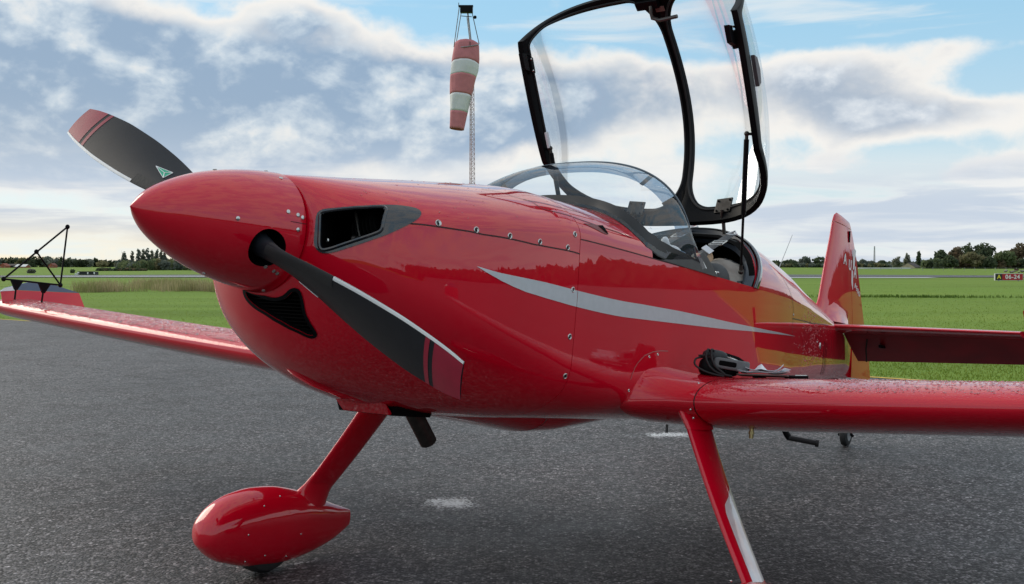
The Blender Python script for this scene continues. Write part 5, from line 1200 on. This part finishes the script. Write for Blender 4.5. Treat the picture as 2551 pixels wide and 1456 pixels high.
mb = MB(); R = [vsec(z, LEz(z), HZ(z)-.004, LEz(z), TEz(z), fin_half(z)*1.15) for z in np.linspace(.05, .893, 22)]; mb.grid(R, closev=True, capu=True); fin = part(mb, 'tail_fin', RED)
mb = MB(); zs_ = np.linspace(-.235, .893, 28); R = [[(x, y, z) for x, y, z in vsec(z, HZ(z)+.004, TEz(z), LEz(max(z, .06)), TEz(z), fin_half(z)*1.15)] for z in zs_]; mb.grid(R, closev=True, capu=True); rud = part(mb, 'rudder', RED)
mb = MB(); R = []
for z in np.linspace(.899, .972, 8):
    x0 = LEz(z); x1 = float(np.interp(z, [.899, .945, .972], [5.915, 5.885, 5.86])); k = math.sqrt(max(.02, 1-((z-.899)/.078)**2)); R.append([(x, y*k, z-.028*max(0, (x-5.55)/.33)*((z-.899)/.073)) for x, y, z in vsec(z, x0, x1, x0, x1, .024)])
mb.grid(R, closev=True, capu=True); part(mb, 'rudder_horn', RED, rud)
mb = MB(); mb.box((5.815, .02, .83), (.010, .012, .085)); part(mb, 'hinge_slot', BLACK, fin, smooth=False)
# fillet flaring from the fin down into the turtle deck
mb = MB(); R = []
for g in np.linspace(0, 1, 9):
    z = .315-.165*g; row = []
    for sgn in (1, -1):
        for x in (np.linspace(0, 1, 18) if sgn > 0 else np.linspace(1, 0, 18)):
            x0 = LEz(.315)-.045*g*g-.02*g; X = x0+(5.93-x0)*x; row.append((X, sgn*(fin_half(z)*1.15*min(1, 1.9*math.sqrt(x*.62))*(1-.35*x)+.055*g**2.4*math.sin(PI*min(1, x*1.1+.04))**.6), z))
    R.append(row)
mb.grid(R, closev=True); part(mb, 'fin_fillet', RED, fin)
# lettering on the port face of fin and rudder
def side_text(s, x, z, size, y, par, tilt=0.0, bold=0.0, sx=1.0):
    M4 = Matrix.Translation(A((x, y, z)))@Matrix(((1, 0, 0, 0), (0, 0, -1, 0), (0, 1, 0, 0), (0, 0, 0, 1)))@Matrix.Rotation(tilt, 4, 'Z')@Matrix.Diagonal((sx, 1, 1, 1))
    return text_mesh('lettering', s, size, WHITE, par, M4, .0012, bold=bold)
def yface(x, z): return next((y for (xx, y, _), in ()), None)
def vy(x, z):
    f = (x-LEz(max(z, .06)))/(TEz(z)-LEz(max(z, .06))); return fin_half(z)*1.15*min(1.0, 1.9*math.sqrt(max(0, f))*(1-f**1.15)+.03)
for ch, x, z, sz, sx in (('A', 5.700, .640, .115, .85), ('U', 5.835, .612, .110, .85), ('A', 6.00, .575, .125, .8)):
    y = vy(x, z)+.005; par = fin if x < HZ(z) else rud; o = side_text(ch, x, z, sz, y, par, 0, .002, sx); 
# the tall R: stem crossing the hinge line, with a bowl
for poly, par in (([(5.905, .74), (5.935, .755), (5.975, .745), (5.955, .60), (5.925, .59)], rud), ([(5.895, .59), (5.925, .575), (5.945, .44), (5.905, .43)], rud)):
    y = vy(5.94, .6)+.006; mb = MB(); mb.prism([(x, y, z) for x, z in poly], (0, .0015, 0)); part(mb, 'lettering', WHITE, par, smooth=False)
for k, ch in enumerate('AERO'): x = 6.00+.047*k; z = .475-.017*k; side_text(ch, x, z, .055, vy(x, z)+.005, rud, 0, .001, .9)
# tailplane with drooped elevators and horn balances
def hsec(y, sg, x0, x1, le, te, hw, z, n=12):
    f = lambda x: hw*min(1, 1.9*math.sqrt(max(0, (x-le)/(te-le)))*(1-((x-le)/(te-le))**1.2)+.04)
    xs = [x0+(x1-x0)*(k/n)**1.7 for k in range(n+1)]
    return [(x, sg*y, z+f(x)) for x in xs]+[(x, sg*y, z-f(x)) for x in xs[::-1][:-1]]
DRO = math.radians(30)
for sg in (1, -1):
    TEh = lambda y: 6.03-.06*y; LEh = lambda y: 5.235+.05*y; HH = lambda y: 5.60-.0*y; zt_ = .108
    mb = MB(); mb.grid([hsec(y, sg, LEh(y), HH(y)-.004, LEh(y), TEh(y), .036-.006*y, zt_) for y in np.linspace(.02, 1.315, 16)], closev=True, capu=True); tp = part(mb, 'tailplane', WETRED)
    mb = MB(); R = []
    for y in np.linspace(.085, 1.33, 16):
        row = hsec(y, sg, HH(y)+.004, TEh(y), LEh(y), TEh(y), .036-.006*y, 0.0); R.append([(HH(y)+(x-HH(y))*math.cos(DRO)+z*math.sin(DRO), yy, zt_+z*math.cos(DRO)-(x-HH(y))*math.sin(DRO)) for x, yy, z in row])
    mb.grid(R, closev=True, capu=True); el = part(mb, 'elevator', mat('elevator_shade_red', (.30, .002, .010), rough=.45, noise=.3, nscale=5) if sg == 1 else bpy.data.materials['elevator_shade_red'])  # darker red: the underside's shade is put into the elevator colour
    mb = MB(); R = []
    for y in np.linspace(1.322, 1.40, 5):
        k = 1-.5*max(0, (y-1.37)/.03); row = hsec(y, sg, 5.30, 5.97, 5.30, 5.97, .026*k, 0.0); R.append([(5.60+(x-5.60)*math.cos(DRO)+z*math.sin(DRO), yy, zt_+z*math.cos(DRO)-(x-5.60)*math.sin(DRO)) for x, yy, z in row])
    mb.grid(R, closev=True, capu=True); part(mb, 'horn_balance', RED, el)
    mb = MB(); rowp = lambda x, y: (5.60+(x-5.60)*math.cos(DRO), sg*y, zt_-(x-5.60)*math.sin(DRO)-.022); mb.tube([rowp(5.66, .24), (5.70, sg*.22, -.02), (5.83, sg*.19, -.11)], .006, n=6); part(mb, 'control_rod', DULLSTEEL, el)
    mb = MB(); mb.box((5.72, sg*.33, .0), (.07, .03, .02)); part(mb, 'hinge_fitting', BLACK, el, smooth=False)
for k, x in enumerate((4.80, 4.865, 4.915)):                      # narrow cooling slots low on the tail side
    mb = MB(); skin_line(mb, [(x, .505+.004*k), (x-.01, .60), (x-.02, .70)], .012-.002*k, .0018, 20); part(mb, 'side_slot', CAVITY, smooth=False)
mb = MB(); c = surf(4.62, .535); mb.sphere(c+surf_n(4.62, .535)*.002, .014, 6, 10, (1, .4, 1.6)); part(mb, 'static_port', STEEL)
# tail wheel
tx, tz = 6.03, ZG(6.03)
mb = MB(); mb.tube([(5.70, 0, -.27), (5.90, 0, -.42), (6.0, 0, -.52)], [.03, .022, .018], n=10); tw = part(mb, 'tail_spring', BLACK)
c = (tx, 0, tz+.083); mb = MB(); mb.lathe([(-.025, .04), (-.03, .06), (-.022, .078), (0, .083), (.022, .078), (.03, .06), (.025, .04)], c, (0, 1, 0), 32); part(mb, 'tail_wheel', RUBBER, tw)
mb = MB(); mb.lathe([(-.026, .001), (-.027, .042), (.027, .042), (.026, .001)], c, (0, 1, 0), 20); part(mb, 'hub', mat('hub_grey', (.35, .36, .37), rough=.4, noise=.2), tw)
for sy in (-1, 1): mb = MB(); mb.tube([(6.0, sy*.02, -.50), (6.0, sy*.042, tz+.18), (tx, sy*.042, tz+.083)], .010, n=8); mb.sphere((tx, sy*.05, tz+.083), .013, 6, 8); part(mb, 'fork', BLACK, tw)
# foot step
mb = MB(); mb.tube([(3.34, .46, -.47), (3.415, .50, -.60), (3.435, .51, -.622)], .020, n=10, flat=.45); stp = part(mb, 'foot_step', BLACK)
mb = MB(); mb.tube([(3.435, .50, -.624), (3.47, .655, -.640)], .014, n=10); mb.tube([(3.468, .645, -.640), (3.472, .662, -.641)], .019, n=12); part(mb, 'tread', RUBBER, stp)
# whip aerial
mb = MB(); mb.tube([(4.40, 0, .345), (4.417, 0, .36), (4.677, 0, .675)], [.010, .0028, .0016], n=6); mb.sphere((4.405, 0, .35), .016, 6, 8, (1, 1, .8)); part(mb, 'whip_aerial', mat('aerial_grey', (.35, .36, .37), rough=.4, noise=.1))
# standing water drops on the wet upper surfaces
def droplets(name, gen, n, r0, r1):
    mb = MB(); V = []; F = []
    for _ in range(n):
        p, nn = gen(); r = random.uniform(r0, r1)**1.0; u = Vector(nn).orthogonal().normalized(); v = Vector(nn).cross(u); k0 = len(V); st = random.uniform(.8, 1.6)
        for ring, (rr, hh) in enumerate(((1, 0), (.75, .36))):
            for k in range(6): a = 2*PI*k/6; V.append(tuple(Vector(p)+u*math.cos(a)*r*rr*st+v*math.sin(a)*r*rr+Vector(nn)*r*hh))
        V.append(tuple(Vector(p)+Vector(nn)*r*.52))
        for k in range(6): F.append((k0+k, k0+(k+1) % 6, k0+6+(k+1) % 6, k0+6+k)); F.append((k0+6+k, k0+6+(k+1) % 6, k0+12))
    mb.add(V, F); o = part(mb, name, WATER); o['kind'] = 'stuff'; return o
WATER = bpy.data.materials.new('water_drop'); WATER.use_nodes = True
b_ = WATER.node_tree.nodes['Principled BSDF']; b_.inputs['Base Color'].default_value = (.9, .9, .9, 1); b_.inputs['Roughness'].default_value = .02; b_.inputs['IOR'].default_value = 1.33; b_.inputs['Transmission Weight'].default_value = .9
def wing_drop(sg, ya, yb, ua, ub):
    def g():
        y = random.uniform(ya, yb); u = ua+(ub-ua)*random.random()**1.4; le = 1.575+.03*y; ch = 1.62-.22*(y-.5); th = .225-.02075*(y-.5)
        h = lambda q: -.485+.050*y+.0033*y*y+th/2*foil(q)/.5; n = Vector((-(h(u+.01)-h(u-.01))/(.02*ch), 0, 1)).normalized()
        return (le+ch*u, sg*y, h(u)+.0002), (n.x, 0, n.z)
    return g
droplets('water_drops', wing_drop(1, 1.25, 3.0, .03, .45), 2200, .002, .005); droplets('water_drops', wing_drop(-1, .9, 4.4, .03, .5), 5000, .003, .007)
def skin_drop():
    x = random.gauss(4.25, .28); t = random.uniform(.40, .62); x = min(4.9, max(3.3, x)); return tuple(on_skin(x, t, .0005)), tuple(surf_n(x, t))
droplets('water_drops', skin_drop, 260, .002, .005)
def deck_drop():
    x = random.uniform(.2, 1.9); t = random.uniform(.05, .36); return tuple(on_skin(x, t, .0003)), tuple(surf_n(x, t))
droplets('water_drops', deck_drop, 160, .0012, .003)

# ==================================================================== LOOSE THINGS
def thing(name, p, label, cat):
    """an Empty standing at working-frame point p and turned with the aircraft"""
    o = bpy.data.objects.new(name, None); COL.objects.link(o); o.empty_display_size = .1
    o.matrix_world = Matrix.Translation(PW(p))@_rot.to_4x4(); tag(o, label, cat); o['_p'] = 0; del o['_p']
    return o, (lambda q, P=np.array(p): (q[0]-P[0], -(q[1]-P[1]), q[2]-P[2]))
def wing_top(x, y):
    le = 1.575+.03*y; ch = 1.62-.22*(y-.5); u = (x-le)/ch; th = .225-.02075*(y-.5); return -.485+.050*y+.0033*y*y+th/2*foil(u)/.5
# headset lying on the port wing root
def headset():
    x0, y0 = HSX, HSY; z0 = wing_top(x0, y0); h, fn = thing('headset', (x0, y0, z0), 'black aviation headset with coiled cable lying on the port wing root', 'headset')
    b = lambda mb, n, M, par=None, **k: mb.build(n, M, par or h, fn=fn, **k)
    # local directions on the wing: e along the picture plane to the right (port and aft), k up
    e = np.array([.42, .90, .05]); e /= np.linalg.norm(e); d = np.array([-.90, .42, 0.]); d /= np.linalg.norm(d); k = np.array([0, 0, 1.]); C = np.array([x0, y0, z0])
    SC = .76; P = lambda a, c, v=0.0: C+(e*a+k*c*1.15+d*v)*SC
    def rbox(name, a, c, v, sa, sc, sv, M, tilt=0.0, par=None, pw=4.0, nn=20):
        mb = MB(); R = []
        for i in range(13):
            t_ = -PI/2+PI*i/12; row = []
            for j in range(nn):
                q = 2*PI*j/nn; f = lambda w_: math.copysign(abs(w_)**(2/pw), w_); xa, xv, xc = sa*f(math.cos(t_))*f(math.cos(q)), sv*f(math.cos(t_))*f(math.sin(q)), sc*f(math.sin(t_))
                row.append(P(a+xa*math.cos(tilt)-xc*math.sin(tilt), c+xa*math.sin(tilt)+xc*math.cos(tilt), v+xv))
            R.append(row)
        mb.grid(R, closev=True); return b(mb, name, M, par)
    ec = rbox('ear_cup', -.045, .045, -.01, .075, .046, .05, BLACK, -.12, pw=3)
    rbox('ear_pad', -.035, .100, -.015, .068, .030, .045, LEATHER, -.10, pw=2.6)
    sh = rbox('ear_shell', .045, .060, .035, .085, .026, .02, GREYPLASTIC, -.13, pw=6)
    rbox('slot', .035, .062, .052, .048, .012, .006, CAVITY, -.13, sh, 6)
    rbox('joint', .128, .048, .02, .024, .028, .03, GREYPLASTIC, -.1, pw=4)
    rbox('ear_cup', .02, .028, -.07, .08, .026, .04, BLACK, 0, pw=3)
    mb = MB(); mb.tube([P(.13, .06, 0), P(.09, .085, -.04), P(.02, .105, -.06), P(-.06, .10, -.06)], .012, n=8, flat=.5); b(mb, 'headband', BLACK)
    mb = MB(); mb.tube([P(.11, .07, .02), P(.06, .088, .02), P(.03, .095, .0)], .003, n=6); b(mb, 'slider_wire', STEEL)
    for sd, sc in ((0, 1), (1, .8)):
        pts = [P(-.062+.02*sd, .125, .02), P(-.075+.02*sd, .128, .05), P(-.082+.03*sd, .09, .062), P(-.06+.03*sd, .05, .066), P(-.02+.03*sd, .022, .064), P(.03, .010, .06), P(.06, .006, .05)]
        mb = MB(); mb.tube(spl(pts), .0042, n=8); b(mb, 'cable', RUBBER)
    mb = MB(); mb.tube(spl([P(-.09, .095, .0), P(-.135, .085, .03), P(-.138, .055, .05), P(-.09, .028, .06), P(-.03, .012, .062), P(.02, .004, .06)]), .0042, n=8); b(mb, 'cable', RUBBER)
    mb = MB(); mb.tube(spl([P(-.12, .10, .0), P(-.09, .10, .03), P(-.05, .11, .03)]), .005, n=8); b(mb, 'cable', RUBBER)
def spl(P, n=8):
    P = [np.array(p) for p in P]; P = [P[0]*2-P[1]]+P+[P[-1]*2-P[-2]]; Q = []
    for i in range(1, len(P)-2):
        for k in range(n):
            t = k/n; a, b, c, d = P[i-1:i+3]; Q.append(.5*((2*b)+(c-a)*t+(2*a-5*b+4*c-d)*t*t+(3*b-a-3*c+d)*t**3))
    Q.append(P[-2]); return Q
HSX, HSY = 1.95, .752
headset()
def kneeboard():
    x0, y0 = HSX+.06, HSY+.165; z0 = wing_top(x0, y0)+.004; h, fn = thing('kneeboard', (x0, y0, z0), 'dark kneeboard with loose white papers beside the headset', 'kneeboard'); C = np.array([x0, y0, z0])
    e = np.array([.25, .97, .04]); e /= np.linalg.norm(e); d = np.array([.97, -.25, -.02])
    P = lambda a, v, c: C+e*a+d*v+np.array([0, 0, c])
    def sheet(name, w_, l_, c, M, th, rot=0.0, curl=0.0, par=None):
        mb = MB(); R = []; n = 12
        for i in range(n+1):
            row = []
            for j in range(5):
                a, v = (i/n-.5)*w_, (j/4-.5)*l_; a2, v2 = a*math.cos(rot)-v*math.sin(rot), a*math.sin(rot)+v*math.cos(rot); row.append(P(a2, v2, c+curl*max(0, abs(a/w_*2)-.45)**2*(1.2 if a > 0 else .5)+curl*.4*math.exp(-((a+w_*.1)/(w_*.12))**2)*(1 if j > 2 else .2)))
            R.append(row)
        mb.grid(R); o = mb.build(name, M, par or h, fn=fn); md = o.modifiers.new('t', 'SOLIDIFY'); md.thickness = th; return o
    sheet('board', .20, .15, .008, mat('board_brown', (.10, .085, .075), rough=.6, noise=.2), .006)
    sheet('paper', .20, .145, .014, PAPER, .001, .05, .03); sheet('paper', .19, .14, .017, PAPER, .001, -.08, .05); sheet('paper', .15, .12, .024, PAPER, .001, .12, .075)
    mb = MB(); mb.tube([P(-.05, .04, .0), P(-.02, .07, -.004), P(.0, .06, .0)], .007, n=8, flat=.4); mb.build('strap', STRAP, h, fn=fn)
kneeboard()
p, fn = None, None
def pen():
    x0, y0 = HSX+.09, HSY+.285; z0 = wing_top(x0, y0)+.006; h, fn = thing('pen', (x0, y0, z0), 'black pen lying past the end of the papers on the wing', 'pen'); mb = MB(); mb.tube([(x0-.01, y0-.04, z0-.002), (x0+.015, y0+.05, z0+.003)], .007, n=8); mb.build('barrel', BLACK, h, fn=fn)
    mb = MB(); mb.tube([(x0+.0, y0+.0, z0+.007), (x0+.013, y0+.045, z0+.010)], .002, n=6); mb.build('clip', STEEL, h, fn=fn)
pen()
def soft(name, P0, lobes, M, label, cat, extra=None):
    h, fn = thing(name, P0, label, cat); bm = bmesh.new()
    for c, r, sc in lobes:
        res = bmesh.ops.create_icosphere(bm, subdivisions=3, radius=r); bmesh.ops.scale(bm, vec=sc, verts=res['verts']); bmesh.ops.translate(bm, vec=Vector(fn(c)), verts=res['verts'])
    me = bpy.data.meshes.new(name); bm.to_mesh(me); bm.free(); o = bpy.data.objects.new('body', me); COL.objects.link(o); o.parent = h; me.materials.append(M)
    rm = o.modifiers.new('r', 'REMESH'); rm.mode = 'VOXEL'; rm.voxel_size = .009
    tx = bpy.data.textures.new(name, 'CLOUDS'); tx.noise_scale = .06; dm = o.modifiers.new('d', 'DISPLACE'); dm.texture = tx; dm.strength = .022
    sm = o.modifiers.new('s', 'SMOOTH'); sm.iterations = 3
    bpy.context.view_layer.update(); m2 = bpy.data.meshes.new_from_object(o.evaluated_get(bpy.context.evaluated_depsgraph_get())); o.modifiers.clear(); o.data = m2; m2.shade_smooth(); return h, fn
h, fn = soft('canvas_bag', (2.82, .33, -.05), [((2.86, .33, .165), .15, (1.15, .8, .72)), ((2.80, .38, .08), .16, (1., .7, .8)), ((2.74, .30, .20), .09, (1., .9, .55)), ((2.95, .36, .15), .12, (.9, .7, .8))], CANVAS, 'taupe canvas bag stuffed behind the black headrest', 'bag')
mb = MB(); mb.tube(spl([(2.68, .44, .13), (2.80, .475, .145), (2.94, .45, .10)]), .008, n=8); mb.build('handle', LEATHER, h, fn=fn)
mb = MB(); mb.tube(spl([(2.80, .36, .265), (2.93, .40, .24), (3.0, .44, .16)]), .006, n=8); mb.build('handle', LEATHER, h, fn=fn)
soft('tan_glove', (2.72, .28, .20), [((2.70, .29, .25), .045, (1, 1, .8)), ((2.76, .295, .255), .03, (.7, .8, 1.7)), ((2.65, .28, .25), .035, (1, 1, .8))], TAN, 'tan suede glove tucked beside the headrest', 'glove')
soft('white_cloth', (2.08, .44, .13), [((2.08, .43, .20), .05, (1, .8, .7)), ((2.13, .45, .180), .045, (1.2, .7, .8)), ((2.045, .41, .225), .03, (.6, .8, 1.5)), ((2.18, .44, .165), .04, (1.2, .7, .6))], CLOTH, 'crumpled white cloth behind the port side of the windscreen', 'cloth')
